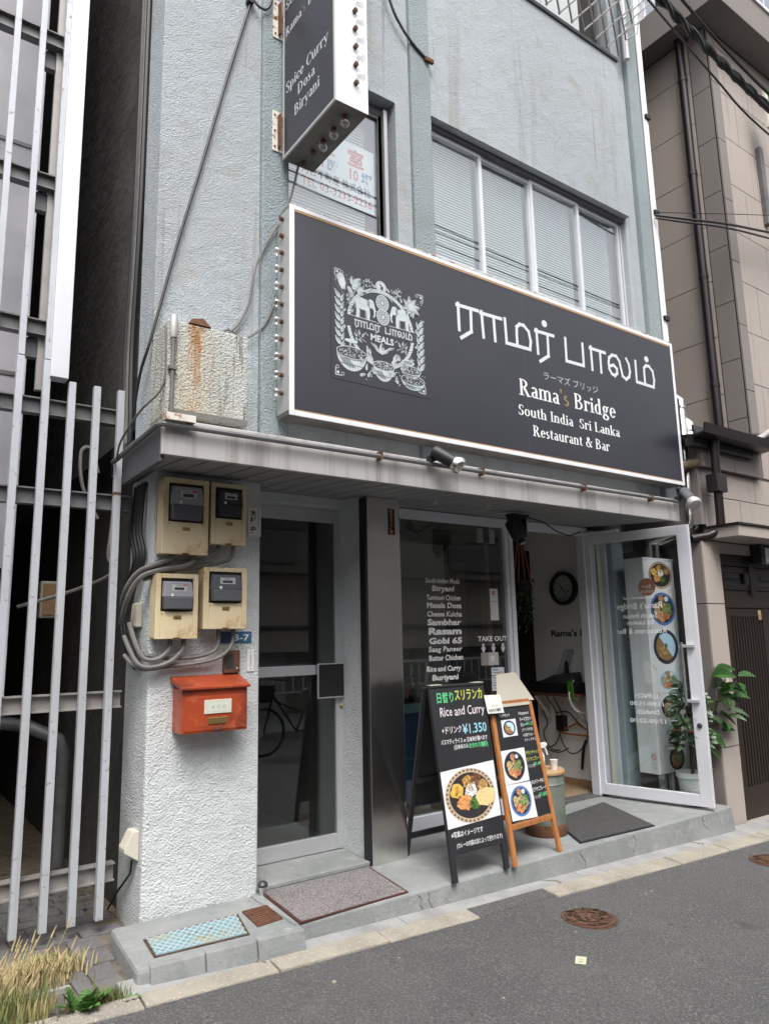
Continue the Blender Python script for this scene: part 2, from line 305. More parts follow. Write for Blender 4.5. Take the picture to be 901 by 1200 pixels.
# ---------------------------------------------------------------- text
_tc = {}
def glyphs(s, bold=0.0):
    k = (s, bold)
    if k in _tc: return _tc[k]
    c = bpy.data.curves.new('t', 'FONT'); c.body = s; c.resolution_u = 2; c.offset = bold
    o = bpy.data.objects.new('t', c); COL.objects.link(o); dg = bpy.context.evaluated_depsgraph_get()
    me = bpy.data.meshes.new_from_object(o.evaluated_get(dg))
    vs = [(v.co.x, v.co.y) for v in me.vertices]; fs = [tuple(p.vertices) for p in me.polygons]
    bpy.data.objects.remove(o); bpy.data.curves.remove(c); bpy.data.meshes.remove(me)
    w = max([v[0] for v in vs]) if vs else .3
    _tc[k] = (vs, fs, w); return _tc[k]
class Canvas:
    """flat print laid on a real surface: origin o, axes ux (right) and uz (up), normal n"""
    def __init__(s, o, ux, uz, n): s.g = G(); s.o = V3(o); s.ux = V3(ux).normalized(); s.uz = V3(uz).normalized(); s.n = V3(n).normalized(); s.e = 0.0008; s.bb = []
    def P(s, x, y, e=None): return s.o+s.ux*x+s.uz*y+s.n*(s.e if e is None else e)
    def lay(s, pts):
        # a shape lies just above the shapes it overlaps and no higher
        x0 = min(p[0] for p in pts); x1 = max(p[0] for p in pts); y0 = min(p[1] for p in pts); y1 = max(p[1] for p in pts); L = 0
        for (a, b, c, d, l) in s.bb:
            if l >= L and x0 < b and x1 > a and y0 < d and y1 > c: L = l+1
        s.bb.append((x0, x1, y0, y1, L)); s.e = .0008+.00012*L
    def poly(s, pts, col):
        s.lay(pts); vs = [s.P(x, y) for x, y in pts]; s.g.add(vs, [tuple(range(len(vs)))], col)
    def disc(s, x, y, rx, ry, col, n=20, rot=0, a0=0, a1=360):
        c, q = math.cos(rot), math.sin(rot); pts = []
        full = abs(a1-a0) >= 360
        for k in range(n if full else n+1):
            a = R(a0+(a1-a0)*k/n); u, w = rx*math.cos(a), ry*math.sin(a); pts.append((x+u*c-w*q, y+u*q+w*c))
        s.poly(pts, col)
    def rect(s, x0, y0, x1, y1, col): s.poly([(x0, y0), (x1, y0), (x1, y1), (x0, y1)], col)
    def line(s, pts, w, col, cap=True):
        for (a, b) in zip(pts[:-1], pts[1:]):
            dx, dy = b[0]-a[0], b[1]-a[1]; l = math.hypot(dx, dy) or 1e-6; dx /= l; dy /= l; e = w*.5 if cap else 0; px, py = -dy*w/2, dx*w/2
            s.poly([(a[0]-dx*e+px, a[1]-dy*e+py), (a[0]-dx*e-px, a[1]-dy*e-py), (b[0]+dx*e-px, b[1]+dy*e-py), (b[0]+dx*e+px, b[1]+dy*e+py)], col)
    def ring(s, x, y, rx, ry, w, col, a0=0, a1=360, n=28, wy=None):
        wy = wy or w; vs = []; fs = []; s.lay([(x-rx-w, y-ry-wy), (x+rx+w, y+ry+wy)])
        for k in range(n+1):
            a = R(a0+(a1-a0)*k/n); c, q = math.cos(a), math.sin(a)
            vs.append(s.P(x+(rx+w/2)*c, y+(ry+wy/2)*q)); vs.append(s.P(x+(rx-w/2)*c, y+(ry-wy/2)*q))
        for k in range(n): fs.append((2*k, 2*k+1, 2*k+3, 2*k+2))
        s.g.add(vs, fs, col)
    def text(s, t, x, y, h, col, width=None, align='L', bold=0.0, shear=0.0, jit=0.0, xs=1.0, mirror=False):
        vs, fs, w = glyphs(t, bold)
        if not vs: return 0
        sx = (width/w) if width else h*xs
        W_ = w*sx; off = 0 if align == 'L' else (-W_ if align == 'R' else -W_/2)
        s.lay([(x+off, y-h*.2), (x+off+W_, y+h)] if not mirror else [(x-W_, y-h*.2), (x+W_, y+h)]); out = []
        for (a, b) in vs:
            jx = jy = 0
            if jit: jx = math.sin(a*5.3+x*17)*jit*h; jy = math.sin(a*3.1+b*2+y*13)*jit*h
            xx = off+(a+b*shear)*sx+jx
            if mirror: xx = -xx
            out.append(s.P(x+xx, y+b*h+jy))
        s.g.add(out, fs, col); return W_
    def build(s, name, m='print', parent=None): return s.g.build(name, m, parent)
# serif lettering made of stems, bowls and serifs
def _arc(c, x, y, rx, ry, a0, a1, T, t, col):
    c.lay([(x-rx, y-ry), (x+rx, y+ry)]); vs = []; fs = []; n = 14
    for k in range(n+1):
        a = R(a0+(a1-a0)*k/n); C_, S_ = math.cos(a), math.sin(a)
        vs.append(c.P(x+rx*C_, y+ry*S_)); vs.append(c.P(x+(rx-T)*C_, y+(ry-t)*S_))
    for k in range(n): fs.append((2*k, 2*k+1, 2*k+3, 2*k+2))
    c.g.add(vs, fs, col)
T_, t_ = .24, .085
SERIF = {
 'R': (1.25, [('v', .25, 0, 1.5), ('s', .25, 0), ('h', .05, .35, 1.46), ('a', .42, 1.12, .5, .38, -90, 90), ('h', .3, .45, .74+.02), ('h', .3, .45, 1.46), ('l', .55, .74, 1.0, 0, .24), ('s', 1.05, 0)]),
 'B': (1.2, [('v', .25, 0, 1.5), ('h', .05, .5, 1.46), ('h', .05, .5, .04), ('h', .3, .5, .80), ('a', .45, 1.14, .48, .36, -90, 90), ('a', .47, .40, .56, .42, -90, 90)]),
 'D': (1.4, [('v', .25, 0, 1.5), ('h', .05, .5, 1.46), ('h', .05, .5, .04), ('a', .45, .75, .75, .75, -90, 90)]),
 'S': (.98, [('a', .47, 1.12, .36, .38, 40, 270), ('a', .47, .37, .40, .41, -150, 90), ('l', .80, 1.05, .80, 1.45, .07), ('l', .1, .05, .1, .45, .07)]),
 'C': (1.2, [('a', .68, .75, .6, .77, 45, 315), ('l', 1.12, 1.0, 1.12, 1.5, .08)]),
 'I': (.62, [('v', .3, 0, 1.5), ('s', .3, 0), ('s', .3, 1.44)]),
 'L': (1.08, [('v', .28, 0, 1.5), ('s', .28, 1.44), ('h', .08, .98, .04), ('l', .96, .04, 1.0, .4, .09)]),
 'a': (.88, [('a', .40, .70, .34, .31, 10, 150), ('v', .62, 0, .72), ('a', .40, .28, .33, .29, 60, 330), ('h', .6, .86, .04)]),
 'm': (1.55, [('v', .22, 0, 1.0), ('s', .22, 0), ('v', .74, 0, .75), ('s', .74, 0), ('v', 1.26, 0, .75), ('s', 1.26, 0), ('a', .50, .68, .36, .34, 0, 150), ('a', 1.02, .68, .36, .34, 0, 150), ('h', .04, .2, .96)]),
 'n': (1.05, [('v', .22, 0, 1.0), ('s', .22, 0), ('v', .76, 0, .75), ('s', .76, 0), ('a', .52, .68, .36, .34, 0, 150), ('h', .04, .2, .96)]),
 'u': (1.05, [('v', .22, .25, 1.0), ('v', .76, 0, 1.0), ('a', .46, .32, .36, .34, 180, 335), ('h', .04, .2, .96), ('h', .58, .74, .96), ('h', .76, .98, .04)]),
 'h': (1.05, [('v', .22, 0, 1.55), ('s', .22, 0), ('v', .76, 0, .75), ('s', .76, 0), ('a', .52, .68, .36, .34, 0, 150), ('h', .04, .2, 1.5)]),
 'r': (.78, [('v', .22, 0, 1.0), ('s', .22, 0), ('a', .52, .72, .32, .30, 40, 150), ('o', .64, .84, .11), ('h', .04, .2, .96)]),
 'i': (.52, [('v', .25, 0, 1.0), ('s', .25, 0), ('o', .25, 1.32, .14), ('h', .06, .25, .96)]),
 'k': (1.05, [('v', .22, 0, 1.55), ('s', .22, 0), ('l', .3, .45, .78, .95, .1), ('l', .42, .58, .82, 0, .22), ('s', .86, 0), ('h', .6, .98, .96), ('h', .04, .2, 1.5)]),
 'd': (1.02, [('v', .70, 0, 1.55), ('a', .45, .48, .40, .50, 30, 330), ('h', .5, .7, 1.5), ('h', .7, .95, .04)]),
 'g': (.95, [('a', .42, .66, .34, .34, 0, 360), ('a', .45, -.15, .42, .28, 0, 360), ('l', .2, .36, .2, .12, .1), ('h', .2, .6, .15), ('l', .68, .88, .9, .95, .1)]),
 'e': (.88, [('a', .45, .50, .40, .52, 0, 325), ('h', .12, .82, .54)]),
 's': (.76, [('a', .37, .73, .26, .28, 40, 270), ('a', .37, .28, .30, .30, -150, 90)]),
 'o': (.98, [('a', .48, .50, .44, .52, 0, 360)]),
 't': (.66, [('v', .28, .2, 1.25), ('h', .06, .58, .96), ('a', .45, .26, .28, .28, 180, 310)]),
 'c': (.84, [('a', .45, .50, .40, .52, 45, 325), ('o', .72, .78, .11)]),
 'p': (1.02, [('v', .22, -.45, 1.0), ('s', .22, -.43), ('a', .50, .48, .42, .50, -150, 150), ('h', .04, .2, .96)]),
 'y': (.98, [('l', .16, .96, .52, .05, .2), ('l', .84, .96, .36, -.38, .09), ('o', .27, -.36, .12), ('h', 0, .42, .96), ('h', .62, .98, .96)]),
 '&': (1.35, [('a', .55, 1.18, .28, .30, 0, 360), ('a', .52, .42, .46, .44, 60, 330), ('l', .42, 1.0, 1.15, .02, .2), ('l', 1.12, .85, .85, .2, .08), ('h', .92, 1.28, .86)]),
 "'": (.42, [('o', .2, 1.4, .13), ('l', .26, 1.36, .16, 1.1, .1)]),
 ' ': (.55, []),
}
def serif(cv, s, x, y, xh, col, width=None, cols=None, bold=1.0):
    tot = sum(SERIF[ch][0] for ch in s); sx = (width/tot) if width else xh; sy = xh
    class Sub: pass
    cx = x
    for i, ch in enumerate(s):
        adv, st = SERIF[ch]; cc = (cols or {}).get(i, col)
        def fx(u): return cx+u*sx
        for q in st:
            k = q[0]; Tb, tb = T_*bold, t_*bold
            if k == 'v': cv.rect(fx(q[1]-Tb/2), y+q[2]*sy, fx(q[1]+Tb/2), y+q[3]*sy, cc)
            elif k == 's': cv.rect(fx(q[1]-.27), y+q[2]*sy, fx(q[1]+.27), y+(q[2]+.07)*sy, cc)
            elif k == 'h': cv.rect(fx(q[1]), y+(q[3]-.045)*sy, fx(q[2]), y+(q[3]+.045)*sy, cc)
            elif k == 'l':
                (x0, y0, x1, y1, w) = q[1:]
                cv.line([(fx(x0), y+y0*sy), (fx(x1), y+y1*sy)], w*sx*bold, cc, cap=False)
            elif k == 'o': cv.disc(fx(q[1]), y+q[2]*sy, q[3]*sx, q[3]*sy, cc, 10)
            elif k == 'a': _arc(cv, fx(q[1]), y+q[2]*sy, q[3]*sx, q[4]*sy, q[5], q[6], Tb*sx, tb*sy, cc)
        cx += adv*sx
    return cx-x
WHITE = (.84, .88, .88); PALE = (.66, .71, .73)
TAMIL = [[(1.915, 3.79), (1.917, 3.599)], [(1.903, 3.779), (2.097, 3.784)], [(2.032, 3.776), (2.029, 3.61), (1.934, 3.544)],
 [(2.135, 3.786), (2.145, 3.598)], [(2.126, 3.775), (2.326, 3.781)], [(2.252, 3.777), (2.258, 3.597)],
 [(2.366, 3.79), (2.373, 3.606), (2.616, 3.61), (2.627, 3.676), (2.61, 3.75), (2.561, 3.787), (2.516, 3.785), (2.485, 3.757), (2.481, 3.7), (2.481, 3.618)],
 [(2.697, 3.788), (2.701, 3.6)], [(2.685, 3.776), (2.883, 3.781)], [(2.818, 3.775), (2.815, 3.602), (2.722, 3.541)], [(2.79, 3.858)],
 [(3.022, 3.793), (3.02, 3.607), (3.224, 3.61), (3.225, 3.793)],
 [(3.327, 3.794), (3.329, 3.601)], [(3.314, 3.78), (3.504, 3.78)], [(3.441, 3.777), (3.439, 3.6)],
 [(3.559, 3.68), (3.608, 3.696), (3.646, 3.672), (3.646, 3.634), (3.614, 3.606), (3.575, 3.615), (3.547, 3.651), (3.542, 3.703), (3.554, 3.749), (3.595, 3.781), (3.651, 3.783), (3.687, 3.745), (3.701, 3.683), (3.716, 3.622), (3.76, 3.603), (3.805, 3.634), (3.82, 3.686), (3.811, 3.744), (3.783, 3.787)],
 [(3.91, 3.795), (3.908, 3.611), (4.145, 3.607), (4.16, 3.677), (4.148, 3.753), (4.1, 3.788), (4.055, 3.785), (4.025, 3.756), (4.023, 3.706), (4.023, 3.617)], [(4.073, 3.847)]]
def dish(cv, x, y, r, style, seed, ry=None):
    rg = random.Random(seed); ry = ry or r
    P_ = {'blue': ((.01, .02, .05), (.05, .16, .42)), 'black': ((.012, .012, .014), (.03, .03, .04)), 'pale': ((.32, .55, .75), (.55, .72, .85)), 'leaf': ((.03, .028, .03), (.50, .38, .24)), 'curry': ((.02, .02, .035), (.03, .03, .06))}[style]
    cv.disc(x, y, r*1.0, ry*1.0, P_[1], 28)
    if style == 'leaf':
        for k in range(36):
            a = 2*math.pi*k/36; cv.disc(x+math.cos(a)*r*.93, y+math.sin(a)*ry*.93, r*.045, ry*.045, (.10, .06, .035), 6)
    cv.disc(x, y, r*.84, ry*.84, P_[0], 28)
    def blob(bx, by, br, col, n=11):
        pts = []
        for k in range(n):
            a = 2*math.pi*k/n; q = br*rg.uniform(.75, 1.15); pts.append((x+bx*r+math.cos(a)*q*r, y+by*ry+math.sin(a)*q*ry))
        cv.poly(pts, col)
    if style == 'curry':
        cv.disc(x, y, r*.78, ry*.78, (.42, .66, .85), 24, 0, -50, 130); cv.disc(x, y, r*.78, ry*.78, (.30, .15, .04), 24, 0, 130, 310)
        for k in range(10): blob(rg.uniform(-.5, .1), rg.uniform(-.5, .1), .1, rg.choice([(.45, .25, .07), (.20, .09, .03), (.5, .33, .14)]))
        blob(0, .08, .13, (.04, .12, .02)); blob(.08, .0, .07, (.08, .2, .04)); return
    def rice(cx, cy, sp, cols, k, s0=.035, s1=.065):
        for _ in range(k):
            a = rg.uniform(0, 6.283); q = math.sqrt(rg.random())*sp; c = rg.choice(cols); f = rg.uniform(.42, 1.08)
            blob(cx+q*math.cos(a), cy+q*math.sin(a), rg.uniform(s0, s1), tuple(min(.9, v*f) for v in c), 5)
    if style == 'leaf':
        for (bx, by, br, c) in [(-.05, .52, .23, (.62, .34, .05)), (.28, .56, .19, (.12, .05, .02)), (.52, .28, .22, (.48, .26, .06)), (-.52, .22, .25, (.72, .44, .03)), (.04, .18, .27, (.70, .70, .68)), (-.28, -.24, .30, (.72, .24, .03)), (.12, -.32, .22, (.10, .22, .03))]: blob(bx, by, br, c, 16)
        for (bx, by, c) in [(-.05, .52, (.50, .25, .03)), (.28, .56, (.20, .09, .03)), (.52, .28, (.55, .33, .10)), (-.52, .22, (.80, .50, .04))]:
            cv.ring(x+bx*r, y+by*ry, .20*r, .20*ry, .025*r, tuple(v*.75 for v in c), n=16); rice(bx, by, .15, [c, tuple(v*.6 for v in c), tuple(min(.9, v*1.4) for v in c)], 16)
        blob(-.52, .22, .07, (.5, .25, .02)); blob(.03, .24, .10, (.42, .24, .08)); rice(.04, .16, .22, [(.75, .75, .72), (.60, .60, .56)], 24, .02, .04)
        rice(-.28, -.24, .27, [(.85, .33, .05), (.62, .17, .02), (.88, .45, .12)], 60); rice(.12, -.32, .20, [(.05, .12, .02), (.16, .3, .06), (.10, .2, .03)], 36); rice(.0, .0, .5, [(.30, .16, .06)], 8, .015, .03)
        return
    pal = [(.70, .26, .05), (.50, .12, .04), (.07, .20, .03), (.16, .36, .07), (.55, .40, .14), (.64, .52, .30), (.38, .15, .06), (.72, .62, .44)]
    blob(-.1, .62, .22, (.52, .20, .07), 16); cv.ring(x-.1*r, y+.62*ry, .21*r, .21*ry, .03*r, (.35, .16, .08), n=16); rice(-.1, .62, .14, [(.70, .33, .12), (.48, .16, .05)], 12)
    blob(.32, .6, .17, (.60, .70, .76), 16); rice(.32, .6, .1, [(.75, .78, .76), (.5, .6, .6)], 6, .02, .04)
    spots = [(-.48, .12, .28, 4), (.44, .12, .27, 2), (.0, .18, .24, 6), (-.34, -.38, .30, 0), (.25, -.38, .28, 1), (.1, -.08, .24, 3), (.52, -.22, .2, 2), (-.06, -.58, .22, 0), (-.55, -.15, .16, 7)]
    rg.shuffle(spots)
    for (cx, cy, sp, c) in spots: blob(cx, cy, sp, pal[c], 13)
    for (cx, cy, sp, c) in spots: rice(cx, cy, sp*.95, [pal[c], pal[c], pal[(c+1) % 8], pal[5]], 26, .025, .075)
    for _ in range(5): u, v = rg.uniform(-.5, .5), rg.uniform(-.5, .5); cv.line([(x+u*r, y+v*ry), (x+(u+rg.uniform(-.2, .2))*r, y+(v+rg.uniform(-.2, .2))*ry)], .03*r, pal[rg.choice((3, 7, 1))])
# ================================================================ GROUND
def zg(x): return .045-.0263*max(-9, min(12, x))
def yk(x): return -.70-.022*x
g = G(); xs = [-60, -30, -9, -4, -2, -1, 0, 1, 2, 3, 4, 5, 6, 8, 12, 30, 60]
for a, b in zip(xs[:-1], xs[1:]):
    g.quad((a, -6.6, zg(a)-.02), (b, -6.6, zg(b)-.02), (b, yk(max(-6, min(9, b))), zg(b)), (a, yk(max(-6, min(9, a))), zg(a)))
tag(g.build('road', 'asphalt'), kind='structure')
g = G(); g.quad((-80, -80, -.7), (80, -80, -.7), (80, 80, -.7), (-80, 80, -.7)); tag(g.build('ground', 'dirt'), kind='structure')
# gutter strip of cement between step and kerb stones
g = G()
for a, b in ((-.25, .43), (.434, 1.2), (1.204, 2.6), (2.604, 4.0), (4.004, 5.2)):
    g.hexa([(a, -.645-.012*a, zg(a)-.1), (b, -.645-.012*b, zg(b)-.1), (b, -.5, zg(b)-.1), (a, -.5, zg(a)-.1), (a, -.637-.012*a, zg(a)+.012), (b, -.637-.012*b, zg(b)+.012), (b, -.5, zg(b)+.03), (a, -.5, zg(a)+.03)])
tag(g.build('gutter_strip', 'concrete_light', bevel=.004), kind='structure')
kb = thing('kerb', None, None, (2.0, -.72, 0), kind='structure')
x = -2.0; rg = random.Random(3)
while x < 9:
    L = .60
    if not (1.62 < x+L/2 < 2.15):
        a, b = x+.004, x+L-.004; dz = rg.uniform(-.003, .004); o_ = -.640-.012*a; p_ = -.640-.012*b
        ka, kb_ = yk(a)-.03+rg.uniform(-.006, .006)-.018, yk(b)-.03+rg.uniform(-.006, .006)-.018
        G().hexa([(a, ka, zg(a)-.1), (b, kb_, zg(b)-.1), (b, p_, zg(b)-.1), (a, o_, zg(a)-.1), (a, ka, zg(a)+.010+dz), (b, kb_, zg(b)+.010+dz), (b, p_, zg(b)+.022+dz), (a, o_, zg(a)+.022+dz)]).build('kerb_stone', 'kerb', kb, bevel=.006)
    x += L
# shop step and corner block
g = G(); g.hexa([(.604, -.575, -.25), (4.53, -.60, -.25), (4.53, .42, -.25), (.604, .42, -.25), (.604, -.545, .13), (4.53, -.56, .13), (4.53, .42, .13), (.604, .42, .13)])
tag(g.build('shop_step', 'concrete', bevel=.012), kind='structure')
bl = G(); bl.hexa([(-.19, -.590, -.1), (.60, -.640, -.1), (.60, 0, -.1), (-.155, 0, -.1), (-.185, -.560, .13), (.60, -.612, .13), (.60, 0, .13), (-.145, 0, .13)])
blk = tag(bl.build('corner_block', 'concrete', bevel=.02), kind='structure')
g = G()
for i in range(3):
    a = -.13+i*.245; b = a+.239; ya = -.563-.066*(a+.18); yb = -.563-.066*(b+.18)
    g = G(); g.hexa([(a, ya-.030, .045), (b, yb-.030, .045), (b, yb+.06, .045), (a, ya+.06, .045), (a, ya-.008, .134), (b, yb-.008, .134), (b, yb+.055, .134), (a, ya+.055, .134)])
    g.build('edge_tile', 'concrete', blk, bevel=.006)
rr = random.Random(77); ck = G()
for (x0, kind) in ((1.35, 0), (1.42, 0), (2.7, 0), (3.25, 0), (4.1, 0), (.35, 1), (3.9, 1), (2.3, 1)):
    x = x0; z = .115 if kind == 0 else 0; P_ = []
    for k in range(7): P_.append((x, z)); x += rr.uniform(-.02, .03); z -= .018
    for (a, b) in zip(P_[:-1], P_[1:]):
        if kind == 0: ya, yb = -.5475-.0038*(a[0]-.6)-(.13-a[1])*.08, -.5475-.0038*(b[0]-.6)-(.13-b[1])*.08; ck.beam((a[0], ya-.0005, a[1]), (b[0], yb-.0005, b[1]), .004, .0025, up=(0, 1, 0))
        else: ck.beam((a[0], -.56+a[1]*1.0, zg(a[0])+.026), (b[0], -.56+b[1]*1.0, zg(b[0])+.022), .004, .004)
ck = tag(ck.build('step_cracks', 'opp_dark', bpy.data.objects['shop_step']), kind='stuff')
# water meter lid with diamond mesh
t = thing('water_meter_cover', 'pale blue rectangular access cover with diamond mesh in the corner block', 'utility cover', (.15, -.37, .132))
def cvp(u, v): # corners of lid on block
    a = Vector((-.072, -.475, 0)); b = Vector((.352, -.500, 0)); c = Vector((.412, -.245, 0)); d = Vector((-.05, -.265, 0))
    return (a*(1-u)+b*u)*(1-v)+(d*(1-u)+c*u)*v
g = G(); q = [cvp(-.03, -.06), cvp(1.03, -.06), cvp(1.03, 1.06), cvp(-.03, 1.06)]
g.hexa([(p.x, p.y, .10) for p in q]+[(p.x, p.y, .1335) for p in q]); g.build('frame', 'iron', t)
g = G(); q = [cvp(0, 0), cvp(1, 0), cvp(1, 1), cvp(0, 1)]; g.hexa([(p.x, p.y, .11) for p in q]+[(p.x, p.y, .136) for p in q]); g.build('lid', 'cover_blue', t)
g = G()
for k in range(-3, 14):
    for s_ in (0, 1):
        u0, v0, u1, v1 = k/12, 0, (k+4)/12, 1
        if s_: u0, u1 = u1, u0
        # clip
        def cl(u0, v0, u1, v1):
            if u0 > 1 and u1 > 1 or u0 < 0 and u1 < 0: return None
            pts = []
            for (ua, va, ub, vb) in ((u0, v0, u1, v1), (u1, v1, u0, v0)):
                if ua < 0: f_ = (0-ua)/(ub-ua); ua, va = 0, va+(vb-va)*f_
                elif ua > 1: f_ = (1-ua)/(ub-ua); ua, va = 1, va+(vb-va)*f_
                pts.append((ua, va))
            return pts
        pp = cl(u0, v0, u1, v1)
        if pp and abs(pp[0][1]-pp[1][1]) > .05:
            A, B = cvp(*pp[0]), cvp(*pp[1]); g.beam((A.x, A.y, .1375+.0006*s_), (B.x, B.y, .1375+.0006*s_), .006, .004)
g.build('mesh_ribs', 'cover_rib', t)
cv = Canvas((-.0, -.40, .1375), (1, -.04, 0), (.06, 1, 0), (0, 0, 1))
cv.text('量水器', .10, .05, .05, (.16, .22, .22)); cv.text('WATER METER', .06, -.02, .035, (.16, .22, .22)); cv.build('lettering', parent=t)
t = thing('drain_grate', 'rusty brown square drain grate beside the pale blue cover', 'drain grate', (.52, -.33, .13))
g = G(); g.hexa([(.432, -.455, .10), (.578, -.437, .10), (.597, -.218, .10), (.455, -.222, .10), (.432, -.455, .136), (.578, -.437, .136), (.597, -.218, .136), (.455, -.222, .136)]); g.build('plate', 'grate_rust', t)
g = G()
for k in range(9): f_ = (k+.5)/9; g.beam((.434+.021*f_, -.452+.23*f_, .138), (.576+.019*f_, -.434+.216*f_, .138), .010, .006)
g.build('bars', 'rust', t)
# door stop post by pillar
t = thing('door_stop', 'short black topped metal door stop peg at the foot of the white pillar', 'door stop', (.655, -.05, .13))
G().lathe((.655, -.05, .13), [(.016, 0), (.016, .05)], n=12).build('post', 'steel', t, smooth=True)
G().lathe((.655, -.05, .175), [(.028, 0), (.03, .012), (.02, .026), (.001, .03)], n=14).build('cap', 'dark_plastic', t, smooth=True)
# door mats
def doormat(name, label, P4, m, edge):
    z0, z1 = .1305, .142; c = sum((Vector((p[0], p[1], 0)) for p in P4), Vector())/4
    t = thing(name, label, 'door mat', (c.x, c.y, .13))
    q = [Vector((p[0], p[1], 0)) for p in P4]; qi = [c+(p-c)*.955 for p in q]
    G().hexa([(p.x, p.y, z0) for p in q]+[(p.x, p.y, z1-.004) for p in q]).build('border', edge, t, bevel=.002)
    G().hexa([(p.x, p.y, z0+.001) for p in qi]+[(p.x, p.y, z1) for p in qi]).build('pile', m, t, bevel=.003)
doormat('door_mat', 'worn grey brown doormat with dark red edge before the closed grey glass door', [(.61, -.55), (1.30, -.53), (1.385, -.03), (.655, -.03)], 'mat_grey', 'rubber_red')
doormat('door_mat', 'dark charcoal doormat before the open shop entrance', [(2.76, -.50), (3.53, -.545), (3.88, .18), (3.10, .05)], 'mat_dark', 'black')
# manholes
def manhole(cx, cy, r, label):
    z = zg(cx)-.003
    t = thing('manhole_cover', label, 'manhole cover', (cx, cy, z), 'round iron covers set in the asphalt')
    G().lathe((cx, cy, z), [(r*1.12, -.02), (r*1.12, .003), (r*1.04, .005)], n=32).build('rim', 'iron', t)
    G().lathe((cx, cy, z), [(r, -.01), (r, .010), (r*.97, .011)], n=32).build('lid', 'grate_rust', t)
    g = G()
    for q in (.88, .5): 
        for k in range(32):
            a, b = 2*math.pi*k/32, 2*math.pi*(k+1)/32
            g.beam((cx+r*q*math.cos(a), cy+r*q*math.sin(a), z+.012), (cx+r*q*math.cos(b), cy+r*q*math.sin(b), z+.012), .008, .005)
    rr = random.Random(5)
    for k in range(60):
        a = rr.uniform(0, 6.28); q = r*math.sqrt(rr.uniform(.02, .72)); b = rr.uniform(0, 3.14); l = .018
        p = (cx+q*math.cos(a), cy+q*math.sin(a)); g.beam((p[0]-l*math.cos(b), p[1]-l*math.sin(b), z+.0125), (p[0]+l*math.cos(b), p[1]+l*math.sin(b), z+.0125), .010, .004)
    g.build('cast_pattern', 'iron', t)
manhole(2.07, -1.12, .14, 'round rusty brown manhole cover in the middle of the asphalt before the step')
manhole(3.98, -1.15, .15, 'round brown manhole cover cut by the right edge beyond the shop step')
t = None; _ = G().quad((1.60, -1.56, zg(1.6)+.002), (1.70, -1.49, zg(1.6)+.002), (1.66, -1.42, zg(1.6)+.002), (1.56, -1.49, zg(1.6)+.002), (.70, .66, .42))
cv = Canvas((1.585, -1.50, zg(1.6)+.001), (.8, .6, 0), (-.6, .8, 0), (0, 0, 1)); cv.rect(.0, .0, .085, .05, (.56, .54, .38)); cv.text('M-5', .015, .015, .028, (.06, .20, .15)); 
tag(cv.build('road_sticker'), 'small pale yellow square survey sticker lying on the asphalt', 'sticker')
g = G(); rr = random.Random(9)
for k in range(45):
    x_, y_ = rr.uniform(-.6, 6), rr.uniform(-3.4, -.85); s_ = rr.uniform(.003, .008); g.box(x_-s_, x_+s_, y_-s_, y_+s_, zg(x_)-.003, zg(x_)+s_)
tag(g.build('road_grit', 'kerb'), kind='stuff')
# ================================================================ BUILDING (structure shell)
B = thing('shop_building', 'pale blue grey stucco building with the restaurant on its ground floor', 'building', (2.2, 0, 0))
YF = -.26
def wall(name, m, *b, bevel=.006, parent=B): return G().box(*b).build(name, m, parent, bevel=bevel)
g = G()
g.box(-.12, .50, YF, -.012, 2.60, 9.4); g.box(.69, 1.56, YF, -.012, 5.33, 9.4); g.box(.69, 1.56, YF, -.012, 2.60, 4.05)
g.box(1.56, 1.69, YF, -.012, 2.6, 9.4); g.box(1.88, 4.30, YF, -.012, 5.38, 7.04); g.box(1.88, 4.30, YF, -.012, 2.6, 4.24)
g.build('wall', 'stucco', B)
G().box(.502, .688, YF-.03, -.012, 2.602, 9.4).build('pilaster', 'stucco_teal', B, bevel=.012)
G().box(1.692, 1.878, YF-.03, -.012, 2.602, 9.4).build('pilaster', 'stucco_teal', B, bevel=.012)
G().box(4.302, 4.478, YF+.05, -.012, 2.602, 9.4).build('pilaster', 'stucco', B, bevel=.01)
G().box(4.482, 4.66, YF, -.012, 2.602, 9.4).build('pilaster', 'stucco_teal', B, bevel=.012)
G().box(1.879, 4.315, YF-.02, -.0, 7.043, 7.075).build('parapet_cap', 'alu_dark', B)
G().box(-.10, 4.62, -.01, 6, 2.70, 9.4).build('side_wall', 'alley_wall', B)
# balcony above the parapet
G().box(1.88, 4.3, .55, .6, 7.05, 9.4).build('balcony_wall', 'stucco', B) if False else None
w = G().box(2.1, 3.9, YF+.10, YF+.12, 7.2, 9.2).build('window', 'alu_white', B)
for k in range(3): G().box(2.15+k*.6, 2.68+k*.6, YF+.09, YF+.098, 7.24, 9.16).build('window_pane', 'blind', w)
G().box(4.05, 4.10, YF+.02, YF+.08, 7.08, 9.3).build('frame_post', 'alu_dark', B)
G().tube([(4.42, -.30, 7.1), (4.42, -.30, 9.3)], .03).build('drain_pipe', 'sign_frame', B, smooth=True)
lt = thing('balcony_lattice', 'bulging diagonal white metal lattice railing on the balcony at the top', 'railing', (3.2, -.3, 7.08))
def lat(u, v): # u along x 1.9..4.35, v height 0..1 bulging out
    z = 7.08+v*1.15; y = -.30-.22*math.sin(min(1, v*1.6)*math.pi*.5)
    return (u, y, z)
k = 0
for i in range(-7, 18):
    for s_ in (1, -1):
        pts = []
        for j in range(9):
            v = j/8; u = 1.9+i*.17+(v*1.15*.9 if s_ > 0 else 1.15*.9*(1-v))
            if 1.88 <= u <= 4.38: pts.append(lat(u, v))
        if len(pts) > 1: G().tube(pts, .009, 5).build('lattice_bar', 'rail_light', lt)
